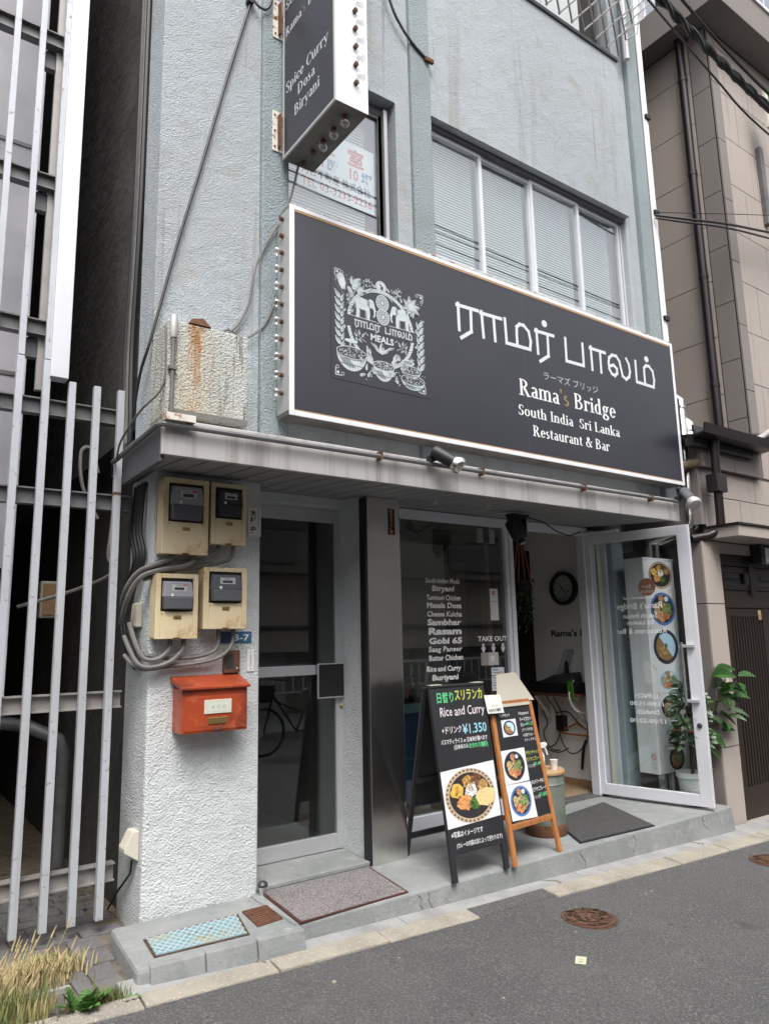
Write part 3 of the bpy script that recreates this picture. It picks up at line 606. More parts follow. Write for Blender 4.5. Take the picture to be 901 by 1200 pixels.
G().tube([(1.9, -.52, 8.24), (4.38, -.52, 8.24), (4.38, -.26, 8.24)], .014, 6).build('top_rail', 'rail_light', lt)
for yy in (0, .08, .16, .24):
    G().tube([(4.40, -.28-yy*.1, 7.3+yy), (4.46, -.42-yy, 7.33+yy*1.3), (4.44, -.5-yy*.6, 7.7+yy), (4.40, -.5, 8.2)], .008, 6).build('hoop', 'sign_white', lt, smooth=True)
# --- upper windows
def blinds(parent, x0, x1, y, z0, z1):
    g = G(); z = z0
    while z < z1: g.hexa([(x0, y-.004, z), (x1, y-.004, z), (x1, y-.0025, z), (x0, y-.0025, z), (x0, y+.006, z+.0215), (x1, y+.006, z+.0215), (x1, y+.0075, z+.0215), (x0, y+.0075, z+.0215)]); z += .0235
    o = g.build('blind_slats', 'blind', parent); o['kind'] = 'stuff'; return o
def sash(parent, x0, x1, y, z0, z1, m='alu_white', fw=.035, gm='glass', name='sash'):
    g = G(); g.box(x0, x0+fw, y-.02, y+.02, z0, z1); g.box(x1-fw, x1, y-.02, y+.02, z0, z1); g.box(x0+fw, x1-fw, y-.02, y+.02, z1-fw, z1); g.box(x0+fw, x1-fw, y-.02, y+.02, z0, z0+fw)
    f = g.build(name, m, parent, bevel=.002)
    G().box(x0+fw-.004, x1-fw+.004, y-.003, y+.003, z0+fw-.004, z1-fw+.004).build('pane', gm, f); return f
wn = G().box(1.88, 4.30, -.155, -.10, 5.345, 5.385).box(1.88, 4.30, -.155, -.10, 4.24, 4.28).box(4.262, 4.298, -.155, -.10, 4.28, 5.345).build('window_frame', 'alu_white', B)
G().box(1.882, 4.298, -.20, -.165, 5.345, 5.378).build('track', 'alu_dark', wn)
px_ = [1.90, 2.475, 3.055, 3.66, 4.262]
for i in range(4):
    yy = -.135 if i % 2 else -.150
    sash(B, px_[i]-.012, px_[i+1]+.012, yy, 4.28, 5.345, fw=.032)
    blinds(B, px_[i]+.03, px_[i+1]-(.03 if i < 3 else .10), -.085, 4.3, 5.32)
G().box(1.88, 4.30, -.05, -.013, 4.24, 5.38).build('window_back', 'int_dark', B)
wl = G().box(1.47, 1.555, -.17, -.13, 4.05, 5.30).box(.70, 1.47, -.17, -.13, 5.24, 5.30).build('window_frame', 'alu_dark', B)
G().box(1.50, 1.53, -.20, -.172, 4.05, 5.29).build('track', 'alu', wl)
sash(B, .69, 1.50, -.15, 4.05, 5.25, m='alu_dark', fw=.035)
blinds(B, .72, 1.40, -.085, 4.1, 5.22)
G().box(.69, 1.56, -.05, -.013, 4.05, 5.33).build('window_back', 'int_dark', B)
cv = Canvas((.84, -.113, 4.48), (1, 0, 0), (0, 0, 1), (0, -1, 0)); cv.rect(0, 0, .625, .49, (.86, .90, .93))
RD, BU = (.62, .05, .06), (.03, .16, .50)
cv.text('TEL 03-3233-2236', .03, .035, .085, RD, width=.57, bold=.012); cv.text('河台不動産', .03, .125, .075, (.07, .08, .14), width=.30, bold=.02); cv.text('株式会社', .35, .125, .075, (.07, .08, .14), width=.24, bold=.02)
cv.text('1', .17, .22, .10, RD, bold=.03); cv.text('階', .23, .22, .09, BU, bold=.03); cv.text('10', .40, .215, .11, RD, width=.09, bold=.03); cv.text('坪', .51, .215, .10, BU, bold=.03); cv.text('空', .17, .34, .13, RD, bold=.03); cv.text('室', .40, .33, .14, RD, bold=.035)
tag(cv.build('window_notice'), 'white vacancy notice with red and blue lettering in the upper left window', 'notice')
# --- wall bump above canopy
bp = G().box(-.125, .318, -.525, YF-.001, 2.63, 3.14).build('wall_box', 'stucco_rust', B, bevel=.012)
G().hexa([(-.02, -.53, 3.14), (.10, -.53, 3.14), (.10, -.45, 3.14), (-.02, -.45, 3.14), (.0, -.52, 3.17), (.06, -.52, 3.185), (.08, -.46, 3.17), (.0, -.46, 3.165)]).build('rust_lump', 'rust', bp)
G().box(-.10, .31, -.5285, -.524, 2.633, 2.665).build('base_strip', 'mortar', bp)
# --- canopy
z_lip, z_top = 2.405, 2.555
for fa, fb in ((-.165, 1.093), (1.096, 2.345), (2.348, 3.45), (3.453, 4.12)): G().box(fa, fb, -.60, -.575, z_lip, z_top).build('fascia', 'fascia', B, bevel=.003)
G().box(-.165, -.14, -.574, .05, z_lip-.03, z_top).build('fascia', 'alu_dark', B, bevel=.004)
G().box(-.15, 4.10, -.565, YF-.005, z_top, 2.60).build('canopy_ledge', 'fascia', B, bevel=.005)
G().hexa([(-.139, -.574, 2.432), (4.10, -.574, 2.432), (4.10, .39, 2.505), (-.139, .39, 2.505), (-.139, -.574, z_top-.003), (4.10, -.574, z_top-.003), (4.10, .39, 2.66), (-.139, .39, 2.66)]).build('canopy_core', 'black', B)
G().hexa([(1.60, yk(1.6)-.06, zg(1.6)-.05), (2.24, yk(2.2)-.04, zg(2.2)-.05), (2.24, -.655, zg(2.2)-.05), (1.60, -.65, zg(1.6)-.05), (1.60, yk(1.6)-.03, zg(1.6)+.004), (2.24, yk(2.2)-.02, zg(2.2)+.004), (2.24, -.66, zg(2.2)+.016), (1.60, -.66, zg(1.6)+.016)]).build('asphalt_patch', 'asphalt', bpy.data.objects['kerb'])
pn = None
for i in range(34):
    x0 = -.135+i*.125
    if x0 > 4.05: break
    g = G().hexa([(x0, -.572, 2.418), (x0+.114, -.572, 2.418), (x0+.114, .385, 2.488), (x0, .385, 2.488), (x0, -.572, 2.428), (x0+.114, -.572, 2.428), (x0+.114, .385, 2.498), (x0, .385, 2.498)])
    if pn is None: pn = g.build('soffit_panel', 'soffit', B, bevel=.002); pn0 = x0
    else:
        c = pn.copy(); COL.objects.link(c); c.location = pn.location+Vector((x0-pn0, 0, 0)); ORG[c.name] = ORG[B.name]
for (x_, y_) in ((1.9, -.15), (2.35, -.2)):
    G().lathe((x_, y_, 2.425), [(.02, 0), (.02, .02)], n=10).build('soffit_light', 'fascia', B)
# conduit on canopy
g = G(); g.tube([(-.19, .15, 2.52), (-.19, -.60, 2.545), (-.17, -.635, 2.545), (4.10, -.635, 2.56)], .014, 8)
cd = g.build('canopy_conduit', 'rail_metal', smooth=True); tag(cd, 'thin dark conduit running along the canopy edge below the big sign', 'conduit')
for x_ in (1.10, 1.9, 2.9, 3.7): G().box(x_-.006, x_+.006, -.652, -.60, 2.53, 2.58).build('clamp', 'rust', cd)
G().box(-.165, -.02, -.66, -.60, 2.565, 2.60).build('rusty_bracket', 'rusty_white', cd)
# --- pillar and ground-floor walls
G().box(0, .65, 0, .42, -.2, 2.47).build('pillar', 'stucco_white', B, bevel=.014)
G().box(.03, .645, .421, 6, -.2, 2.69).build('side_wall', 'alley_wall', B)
G().box(.651, 1.43, .30, .385, 2.425, 2.52).build('lintel', 'stucco_white', B)
G().box(1.432, 1.680, .0, .40, .13, 2.50).build('column', 'stucco_white', B)
g = G().box(1.418, 1.688, -.016, -.001, .131, 2.455).box(1.681, 1.692, 0, .34, .131, 2.455); sc = g.build('steel_cladding', 'steel', B, bevel=.003)
G().box(1.404, 1.4165, -.01, .06, .131, 2.45).build('dark_joint', 'black', B)
G().box(.651, 1.43, .0, .39, .131, .158).build('door_sill', 'concrete', B, bevel=.006)
# left door
def stile_door(parent, x0, x1, y, z0, z1):
    g = G(); g.box(x0, x0+.06, y-.02, y+.02, z0, z1).box(x1-.085, x1, y-.02, y+.02, z0, z1).box(x0+.06, x1-.085, y-.02, y+.02, z1-.085, z1).box(x0+.06, x1-.085, y-.02, y+.02, z0, z0+.095).box(x0+.06, x1-.085, y-.026, y+.02, 1.282, 1.345)
    return g
dr = stile_door(B, .655, 1.475, .372, .162, 2.405).build('glass_door', 'alu', B, bevel=.003)
G().box(.714, 1.392, .369, .375, .255, 1.284).build('pane', 'glass_dark', dr)
G().box(.714, 1.392, .369, .375, 1.343, 2.322).build('pane', 'glass_dark', dr)
hp = G().box(1.235, 1.455, .318, .326, 1.135, 1.348).build('push_plate', 'black', dr, bevel=.002)
g = G(); 
for b in ((1.228, 1.235, 1.128, 1.355), (1.455, 1.462, 1.128, 1.355), (1.235, 1.455, 1.128, 1.135), (1.235, 1.455, 1.348, 1.355)): g.box(b[0], b[1], .314, .330, b[2], b[3])
g.box(1.40, 1.44, .33, .352, 1.2, 1.28); g.build('plate_rim', 'alu', dr)
G().lathe((1.437, .352, 1.065), [(.020, 0), (.020, .008), (.012, .014)], axis=(0, -1, 0), n=14).build('lock', 'brass', dr, smooth=True)
G().box(1.476, 1.50, .34, .40, .16, 2.42).box(.652, 1.50, .34, .40, 2.406, 2.43).build('door_frame', 'alu', B)
# shop window
g = G(); g.box(1.692, 4.10, .335, .395, 2.405, 2.478).box(3.035, 3.075, .33, .40, .15, 2.405).box(3.080, 3.125, .325, .395, .15, 2.405).box(4.035, 4.085, .335, .42, .14, 2.405)
wf = g.build('shopfront_frame', 'alu_white', B, bevel=.003)
G().box(1.692, 3.035, .335, .40, .152, .262).build('sill', 'alu_white', B, bevel=.003)
G().box(1.692, 3.6, .33, .41, .131, .151).build('sill_base', 'alu_dark', B)
G().box(1.692, 3.034, .362, .370, .262, 2.404).build('window_pane', 'glass_dark', wf)
G().box(3.127, 4.3, .345, .47, .131, .146).build('threshold', 'rail_metal', B)
# right end pillar of the shopfront
G().box(4.262, 4.43, .20, .55, .0, 2.60).build('pillar', 'stucco_teal', B, bevel=.01)
G().box(4.43, 4.62, .45, 3, .0, 2.69).build('side_wall', 'alley_wall', B)
G().box(4.10, 4.145, .30, .36, .14, 2.45).build('side_jamb', 'alu_white', B); G().box(4.15, 4.18, .33, .39, .14, 2.45).build('side_jamb', 'alu_dark', B); G().box(4.182, 4.235, .31, .37, .14, 2.45).build('side_jamb', 'cream_plastic', B); G().box(4.236, 4.260, .26, .37, .14, 2.45).build('side_jamb', 'alu_white', B); G().box(4.086, 4.26, .40, .424, .14, 2.6).build('side_panel', 'alu_dark', B)
G().box(3.0, 4.62, -.012, .30, 2.66, 2.695).build('beam', 'stucco', B)
# --- interior
def st(name, m, *b): return tag(G().box(*b).build(name, m), kind='structure')
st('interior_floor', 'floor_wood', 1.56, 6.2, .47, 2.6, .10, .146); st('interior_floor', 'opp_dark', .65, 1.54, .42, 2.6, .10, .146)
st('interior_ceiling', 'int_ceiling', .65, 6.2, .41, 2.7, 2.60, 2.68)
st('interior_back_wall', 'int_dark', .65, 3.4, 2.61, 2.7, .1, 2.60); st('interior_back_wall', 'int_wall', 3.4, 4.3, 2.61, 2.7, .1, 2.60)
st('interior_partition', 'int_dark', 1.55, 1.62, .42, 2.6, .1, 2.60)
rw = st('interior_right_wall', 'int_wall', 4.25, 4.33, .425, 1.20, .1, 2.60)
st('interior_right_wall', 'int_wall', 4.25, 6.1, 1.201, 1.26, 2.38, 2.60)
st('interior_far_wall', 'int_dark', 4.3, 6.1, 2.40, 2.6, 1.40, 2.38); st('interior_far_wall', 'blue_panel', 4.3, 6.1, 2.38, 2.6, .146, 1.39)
G().box(4.236, 4.25, .47, 1.2, .146, .20).build('skirting', 'wood_pale', rw)
# ================================================================ MAIN SIGN
S = thing('shop_sign', 'large black shop sign lettered in white Tamil and English above the canopy', 'sign', (2.5, -.36, 2.77))
G().box(.604, 4.475, -.447, -.30, 2.772, 4.078).build('box', 'sign_bottom', S, bevel=.004)
G().box(.6025, .6038, -.447, -.30, 2.80, 4.06).build('side_panel', 'sign_frame', S)
g = G(); F = -.4555
g.box(.602, .634, F, -.448, 2.770, 4.082).box(4.447, 4.479, F, -.448, 2.770, 4.082).box(.634, 4.447, F, -.448, 2.770, 2.800).box(.634, 4.447, F, -.448, 4.055, 4.082)
g.build('frame', 'sign_white', S, bevel=.002)
g = G(); g.box(.634, 4.447, F+.001, -.448, 2.800, 2.807).box(.634, 4.447, F+.001, -.448, 4.040, 4.055); g.build('tan_edging', 'tan_trim', S)
g = G(); rr = random.Random(4)
x = .61
while x < 4.4:
    l = rr.uniform(.02, .09); g.box(x, x+l, F-.001, -.44, 4.0825, 4.086+rr.uniform(0, .006)); x += l+rr.uniform(0, .05)
g.build('flaking_edge', 'rusty_white', S)
G().box(.634, 4.447, -.452, -.4475, 2.807, 4.040).build('face', 'sign_face', S)
G().box(2.5535, 2.5555, -.4526, -.452, 2.807, 4.040).build('face_seam', 'grey_plastic', S)
cv = Canvas((0, -.4522, 0), (1, 0, 0), (0, 0, 1), (0, -1, 0))
for stp in TAMIL:
    if len(stp) == 1: cv.disc(stp[0][0], stp[0][1], .030, .028, PALE, 16)
    else: cv.line(stp, .026, PALE)
cv.build('tamil_lettering', parent=S)
cv = Canvas((0, -.4522, 0), (1, 0, 0), (0, 0, 1), (0, -1, 0))
cv.text('ラーマズ ブリッジ', 2.735, 3.408, .070, (.45, .47, .48), width=.645)
GOLD = (.30, .20, .08)
serif(cv, "Rama's Bridge", 2.475, 3.234, .083, WHITE, width=1.11, cols={4: GOLD, 5: GOLD})
serif(cv, "South India", 2.452, 3.082, .052, WHITE, width=.60); serif(cv, "Sri Lanka", 3.118, 3.082, .052, WHITE, width=.50)
serif(cv, "Restaurant & Bar", 2.595, 2.942, .054, WHITE, width=.878)
cv.build('lettering', parent=S)
# emblem panel
G().box(.884, 1.640, -.4545, -.4525, 3.045, 3.775).build('emblem_panel', 'sign_face', S)
cv = Canvas((.905, -.4546, 3.065), (1, 0, 0), (0, 0, 1), (0, -1, 0)); K = .70
E1 = (.56, .62, .64); E2 = (.050, .050, .064); E3 = (.24, .27, .29)
def pg(pts, c=E1): cv.poly([(u*K, v*K) for u, v in pts], c)
def leaf(u, v, l, w, ang, c=E1):
    ca, sa = math.cos(R(ang)), math.sin(R(ang)); pts = []
    for k in range(12):
        a = 2*math.pi*k/12; x_ = l*math.cos(a); y_ = w*math.sin(a)*(1-.35*math.cos(a)); pts.append((u+x_*ca-y_*sa, v+x_*sa+y_*ca))
    pg(pts, c)
    if c == E1: pg([pts[0]]+pts[7:12]+[(u, v)], (.36, .40, .42))
    cv.line([((u-l*.8*ca)*K, (v-l*.8*sa)*K), ((u+l*.75*ca)*K, (v+l*.75*sa)*K)], .0024, E3)
    for q in (-.3, .1, .45):
        for s_ in (1, -1):
            bx, by = u+l*q*ca, v+l*q*sa; an = R(ang)+s_*R(50); cv.line([(bx*K, by*K), ((bx+w*.7*math.cos(an))*K, (by+w*.7*math.sin(an))*K)], .0014, E3)
RX, RY, CX, CY = .355, .36, .50, .535
cv.ring(CX*K, CY*K, RX*K, RY*K, .034*K, E1, n=48)
for k in range(72):
    a = 2*math.pi*k/72; cv.line([((CX+(RX-.016)*math.cos(a))*K, (CY+(RY-.016)*math.sin(a))*K), ((CX+(RX+.016)*math.cos(a+.07))*K, (CY+(RY+.016)*math.sin(a+.07))*K)], .0022, E2, cap=False)
cv.rect(.10*K, .485*K, .90*K, .592*K, E2)
cv.line([(.14*K, .592*K), (.44*K, .588*K)], .0035, E1); cv.line([(.59*K, .588*K), (.88*K, .592*K)], .0035, E1)
def elephant(cx, cy, s, d):
    def q(pts, c=E1): pg([(cx+d*a*s, cy+b*s) for a, b in pts], c)
    q([(-.42, .0), (-.28, .0), (-.26, -.46), (-.40, -.46)], E3); q([(.0, .05), (.14, .05), (.14, -.46), (.0, -.46)], E3)
    q([(-.50, .10), (-.50, .30), (-.40, .44), (-.2, .50), (.05, .46), (.22, .40), (.22, .0), (.0, -.08), (-.25, -.06)])
    q([(-.50, .15), (-.34, .05), (-.30, -.15), (-.34, -.5), (-.50, -.5), (-.47, -.2)]); q([(.02, .05), (.24, .10), (.26, -.2), (.24, -.5), (.09, -.5), (.08, -.2)])
    q([(.14, .44), (.28, .54), (.44, .50), (.50, .34), (.44, .16), (.30, .10), (.18, .2)]); q([(.40, .40), (.50, .34), (.57, .10), (.56, -.18), (.50, -.30), (.42, -.28), (.48, -.14), (.46, .05), (.38, .18)])
    q([(.12, .44), (.25, .46), (.27, .25), (.19, .12), (.11, .2)], E3); cv.line([((cx+d*.38*s)*K, (cy+.12*s)*K), ((cx+d*.64*s)*K, (cy+.02*s)*K)], .0028, WHITE)
    cv.line([((cx-d*.5*s)*K, (cy+.3*s)*K), ((cx-d*.57*s)*K, (cy-.1*s)*K)], .0025, E1); cv.disc((cx+d*.38*s)*K, (cy+.36*s)*K, .003, .003, E2, 6)
    for k in range(5): cv.line([((cx+d*(-.35+k*.1)*s)*K, (cy+.40*s)*K), ((cx+d*(-.38+k*.1)*s)*K, (cy+.12*s)*K)], .0012, E3)
elephant(.325, .685, .20, 1); elephant(.715, .685, .20, -1)
for (u, v, r_) in ((.515, .79, .072), (.52, .655, .072)):
    cv.disc(u*K, v*K, r_*K, r_*1.1*K, E3, 24); cv.ring(u*K, v*K, r_*.93*K, r_*1.03*K, .006, E1, n=30); cv.ring(u*K, v*K, r_*.5*K, r_*.55*K, .005, E1, n=20); cv.disc(u*K, v*K, r_*.22*K, r_*.25*K, E1, 10)
    for k in range(14): a = k*math.pi/7; cv.disc((u+r_*.72*math.cos(a))*K, (v+r_*.79*math.sin(a))*K, .0045, .0055, E1, 7)
cv.disc(.505*K, .945*K, .060*K, .058*K, E1, 22); cv.ring(.505*K, .945*K, .048*K, .046*K, .0025, E3); cv.disc(.515*K, .935*K, .016*K, .022*K, E2, 9); cv.disc(.50*K, .962*K, .011*K, .011*K, E2, 8); cv.line([(.49*K, .92*K), (.53*K, .95*K)], .003, E2)
cv.line([(.44*K, .895*K), (.40*K, .87*K)], .006, E1); cv.line([(.57*K, .895*K), (.61*K, .87*K)], .006, E1); cv.line([(.57*K, .88*K), (.63*K, .83*K)], .004, E1)
mt = [[(.215+(x_-1.903)/.98*.27, .505+(z_-3.6)/.19*.055) for x_, z_ in s_] for s_ in TAMIL[:11]]+[[(.545+(x_-3.02)/1.14*.30, .505+(z_-3.6)/.19*.055) for x_, z_ in s_] for s_ in TAMIL[11:]]
for s_ in mt:
    if len(s_) == 1: cv.disc(s_[0][0]*K, s_[0][1]*K, .005, .005, E1, 8)
    else: cv.line([(a*K, b*K) for a, b in s_], .0068, E1)
cv.text('MEALS', .375*K, .405*K, .085*K, E1, width=.26*K, bold=.035)
for i in range(7):
    v = .76-i*.072; leaf(.035, v, .046, .020, 125); leaf(.085, v-.03, .040, .016, 70); leaf(.965, v-.06, .046, .020, 55); leaf(.918, v-.09, .040, .016, 110)
pg([(.03, .93), (.06, .965), (.10, .95), (.125, .88), (.115, .82), (.08, .81), (.05, .85)]); cv.ring(.08*K, .885*K, .062*K, .088*K, .0025, E3); cv.disc(.085*K, .875*K, .026*K, .045*K, (.70, .75, .76), 12)
for (u, v, l, w_, a) in ((.20, .92, .045, .034, 110), (.255, .925, .045, .034, 50), (.235, .86, .05, .03, 0), (.29, .835, .05, .032, 20), (.17, .81, .05, .022, -60)): leaf(u, v, l, w_, a)
for k in range(5): cv.line([((.13+k*.012)*K, (.72-k*.01)*K), ((.155+k*.014)*K, (.80+.005*k)*K)], .003, E1); leaf(.14+k*.012, .77-k*.035, .022, .009, 60)
for k in range(8): a = R(k*45+10); leaf(.845+.060*math.cos(a), .835+.060*math.sin(a), .050, .024, k*45+10)
for k in range(6): a = R(k*60); leaf(.845+.028*math.cos(a), .835+.028*math.sin(a), .026, .014, k*60, (.70, .75, .76))
rr = random.Random(2)
for k in range(46):
    u, v = rr.choice((rr.uniform(.31, .42), rr.uniform(.60, .74))), rr.uniform(.875, .985); cv.disc(u*K, v*K, .0045*rr.uniform(.6, 1.3), .0045, E1, 6)
for k in range(10): u, v = rr.choice((rr.uniform(.32, .42), rr.uniform(.60, .74))), rr.uniform(.88, .98); leaf(u, v, .018, .008, rr.uniform(0, 180))
for (u, v) in ((.01, .99), (.99, .99), (.01, .01), (.99, .01)):
    du = .06 if u < .5 else -.06; dv = .06 if v < .5 else -.06
    cv.line([(u*K, (v+dv)*K), (u*K, v*K), ((u+du)*K, v*K)], .005, E1); cv.disc((u+du*.4)*K, (v+dv*.4)*K, .014*K, .014*K, E1, 8); cv.ring((u+du*1.2)*K, (v+dv*.3)*K, .014*K, .014*K, .003, E1, n=12); cv.ring((u+du*.3)*K, (v+dv*1.2)*K, .014*K, .014*K, .003, E1, n=12)
for (cx_, s_) in ((.27, 1), (.73, -1)):
    cv.line([((cx_-.05*s_)*K, .46*K), ((cx_+.0*s_)*K, .40*K), ((cx_+.06*s_)*K, .37*K)], .003, E1)
    for (u, v, a) in ((-.05, .42, 130), (-.01, .45, 100), (.03, .43, 60), (.0, .37, -40), (-.04, .37, -80)): leaf(cx_+u*s_, v, .024, .010, a if s_ > 0 else 180-a)
    for k in range(3): cv.disc((cx_+(.04+.018*k)*s_)*K, (.445+.012*(k % 2))*K, .0045, .0045, E1, 7)
for (u, v, l, w_, a) in ((.50, .345, .055, .030, 90), (.445, .335, .045, .016, 140), (.555, .335, .045, .016, 40), (.41, .365, .04, .012, 160), (.60, .365, .04, .012, 20), (.355, .30, .045, .024, 110), (.365, .245, .05, .024, 125), (.655, .29, .045, .026, 70), (.64, .245, .04, .024, 40), (.69, .30, .03, .018, 90)): leaf(u, v, l, w_, a)
def bowl(u, v, w, h, c=E1):
    pg([(u+w*math.cos(R(a)), v+h*math.sin(R(a))) for a in range(180, 361, 15)], c)
    pg([(u+w*.8*math.cos(R(a)), v-.02+h*.7*math.sin(R(a))) for a in range(200, 300, 15)]+[(u-w*.2, v-h*.35)], E3)
    cv.disc(u*K, v*K, w*K, w*.36*K, E2, 24); cv.ring(u*K, v*K, w*K, w*.36*K, .005, E1, n=30)
    for k in range(70): a = rr.uniform(0, 6.28); q = math.sqrt(rr.random()); cv.disc((u+w*.88*q*math.cos(a))*K, (v+w*.28*q*math.sin(a))*K, .0035, .003, E1, 5)
    cv.line([((u-w*.75)*K, (v-h*.66)*K), ((u+w*.75)*K, (v-h*.66)*K)], .004, E2)
    for q in range(14): t_a = R(190+q*12); cv.line([((u+w*.93*math.cos(t_a))*K, (v+h*.55*math.sin(t_a))*K), ((u+w*.86*math.cos(t_a))*K, (v+h*.93*math.sin(t_a))*K)], .0016, E2)
cv.disc(.17*K, .345*K, .07*K, .018*K, E1, 14); bowl(.175, .235, .155, .165); bowl(.515, .185, .115, .145); bowl(.845, .115, .135, .095); bowl(.82, .205, .115, .075); cv.disc(.79*K, .275*K, .075*K, .026*K, E1, 16); cv.disc(.79*K, .275*K, .055*K, .017*K, E3, 14)
for k in range(40): u, v = rr.uniform(.32, .70), rr.uniform(.02, .16); cv.disc(u*K, v*K, .004*rr.uniform(.6, 1.4), .004, E1, 6) if abs(u-.515) > .12 else None
for (u, v, a) in ((.36, .08, 60), (.40, .12, 120), (.33, .14, 80), (.66, .08, 110), (.63, .13, 50), (.29, .06, 20)): leaf(u, v, .034, .014, a)
for k in range(130):
    u, v = rr.random(), rr.random(); d_ = math.hypot((u-CX)/RX, (v-CY)/RY)
    if 1.08 < d_ and v > .12: cv.disc(u*K, v*K, .0032, .0032, E1, 5)
for k in range(16): a = R(k*22.5+11); leaf(CX+(RX+.055)*math.cos(a), CY+(RY+.05)*math.sin(a), .026, .011, k*22.5+60)
cv.build('emblem', parent=S)
# bulbs on left side
bulb0 = None
for i in range(11):
    z = 4.02-i*.110
    so_ = G().lathe((.603, -.368, z), [(.014, 0), (.014, .02)], axis=(-1, 0, 0), n=10).build('bulb_socket', 'rust', S)
    if i > 1: G().sphere((.562, -.368, z), .026, 12, 8).build('bulb', 'bulb_glass', so_, smooth=True)
for z in (2.86, 3.4, 3.95): G().box(.62, .70, -.30, YF-.031, z, z+.05).build('bracket', 'rust', S)
# ================================================================ VERTICAL SIGN
Q = thing('projecting_sign', 'tall narrow black sign with aluminium edge and bulbs jutting out from the wall', 'sign', (.73, -.3, 4.45))
VX0, VX1, VY0, VY1, VZ0, VZ1 = .622, .842, -.945, -.322, 4.455, 7.4
G().box(VX0+.012, VX1, VY0+.002, VY1, VZ0, VZ1).build('box', 'sign_bottom', Q)
G().box(VX0+.012, VX1+.002, VY0-.002, VY0+.0015, VZ0, VZ1).build('edge_panel', 'sign_white', Q, bevel=.001)
g = G(); g.box(VX0, VX0+.0115, VY0, VY0+.014, VZ0, VZ1).box(VX0, VX0+.0115, VY1-.014, VY1, VZ0, VZ1).box(VX0, VX0+.0115, VY0+.014, VY1-.014, VZ0, VZ0+.018); g.build('frame', 'sign_frame', Q)
G().box(VX0+.003, VX0+.0115, VY0+.014, VY1-.014, VZ0+.018, VZ1).build('face', 'sign_face', Q)
cv = Canvas((VX0+.003, 0, 0), (0, -1, 0), (0, 0, 1), (-1, 0, 0))
serif(cv, "Spice Curry", .362, 4.893, .048, PALE, width=.515); serif(cv, "Dosa", .513, 4.782, .048, PALE, width=.21); serif(cv, "Biryani", .471, 4.665, .048, PALE, width=.305)
serif(cv, "Rama's Bridge", .357, 5.304, .042, PALE, width=.53, cols={4: GOLD, 5: GOLD}); serif(cv, "South India", .357, 5.50, .04, PALE, width=.5)
cv.build('lettering', parent=Q)
for i in range(12):
    z = 4.615+i*.118
    so_ = G().lathe((.757, VY0-.002, z), [(.014, 0), (.014, .022)], axis=(0, -1, 0), n=10).build('bulb_socket', 'wood_dark', Q)
    G().sphere((.762, VY0-.048, z+.012), .028, 12, 8).build('bulb', 'bulb_glass', so_, smooth=True)
for i, y in enumerate((-.375, -.502, -.618, -.739, -.863)):
    so_ = G().lathe((.738, y, VZ0), [(.016, 0), (.016, .018)], axis=(0, 0, -1), n=10).build('bulb_socket', 'rust', Q)
    if i > 1: G().sphere((.738, y, VZ0-.042), .028, 12, 8).build('bulb', 'bulb_glass', so_, smooth=True)
for z in (4.52, 5.33):
    b_ = G().box(.565, .68, -.298, -.291, z, z+.28).build('mounting_plate', 'rusty_white', Q, bevel=.002)
    G().box(.60, .612, -.33, -.298, z+.02, z+.25).build('tab', 'rust', b_)
    for (a, c) in ((.58, .03), (.66, .03), (.58, .14), (.58, .25)): G().lathe((a, -.298, z+c), [(.006, 0), (.006, .006)], axis=(0, -1, 0), n=8).build('bolt', 'rust', b_)
# ================================================================ LAMPS ON THE CANOPY
def par_lamp(label, base, a, b, lens):
    t = thing('spot_lamp', label, 'lamp', base)
    G().lathe(base, [(.022, -.02), (.026, .02)], axis=(0, -1, 0), n=12).build('mount', 'black', t, smooth=True)
    G().tube([base, a], .009, 8).build('arm', 'black', t)
    d = (V3(b)-V3(a)).normalized(); G().lathe(a, [(.032, -.02), (.042, .0), (.042, .10), (.046, .118)], axis=d, n=16).build('holder', 'grey_plastic' if lens else 'black', t, smooth=True)
    e = V3(a)+d*.118; g = G(); g.lathe(e, [(.040, 0), (.056, .035), (.057, .05), (.048, .066), (.02, .074)], axis=d, n=18); g.build('bulb', 'silver_pipe' if not lens else 'fascia', t, smooth=True)
par_lamp('black spot lamp with silver bulb on the canopy conduit below the sign emblem', (1.475, -.635, 2.585), (1.487, -.665, 2.622), (1.592, -.735, 2.545), False)
par_lamp('grey spot lamp at the far right end of the canopy conduit', (4.06, -.635, 2.585), (4.10, -.67, 2.64), (4.07, -.74, 2.56), True)
t = thing('projector_lamp', 'black projector spotlight hanging under the canopy above the entrance', 'lamp', (2.76, -.08, 2.44))
G().box(2.68, 2.86, -.12, -.05, 2.405, 2.43).build('bracket', 'black', t); 
for dx in (-.075, .075): G().box(2.76+dx-.006, 2.76+dx+.006, -.11, -.06, 2.30, 2.41).build('yoke_arm', 'black', t)
d = V3((.12, -.32, -.75)).normalized(); G().lathe((2.73, -.06, 2.385), [(.045, 0), (.062, .01), (.062, .13), (.045, .165), (.028, .17), (.028, .20)], axis=d, n=18).build('housing', 'black', t, smooth=True)
G().lathe(V3((2.73, -.06, 2.385))+d*.2, [(.022, 0), (.022, .004)], axis=d, n=14).build('lens', 'clear_plastic', t)
tag(G().tube([(2.86, -.08, 2.42), (3.1, -.05, 2.40), (3.35, .05, 2.36), (3.6, .12, 2.345), (3.8, .16, 2.40)], .006, 6).build('lamp_cord', 'cable_black', smooth=True), 'thin black cord sagging under the canopy above the doorway', 'cable')
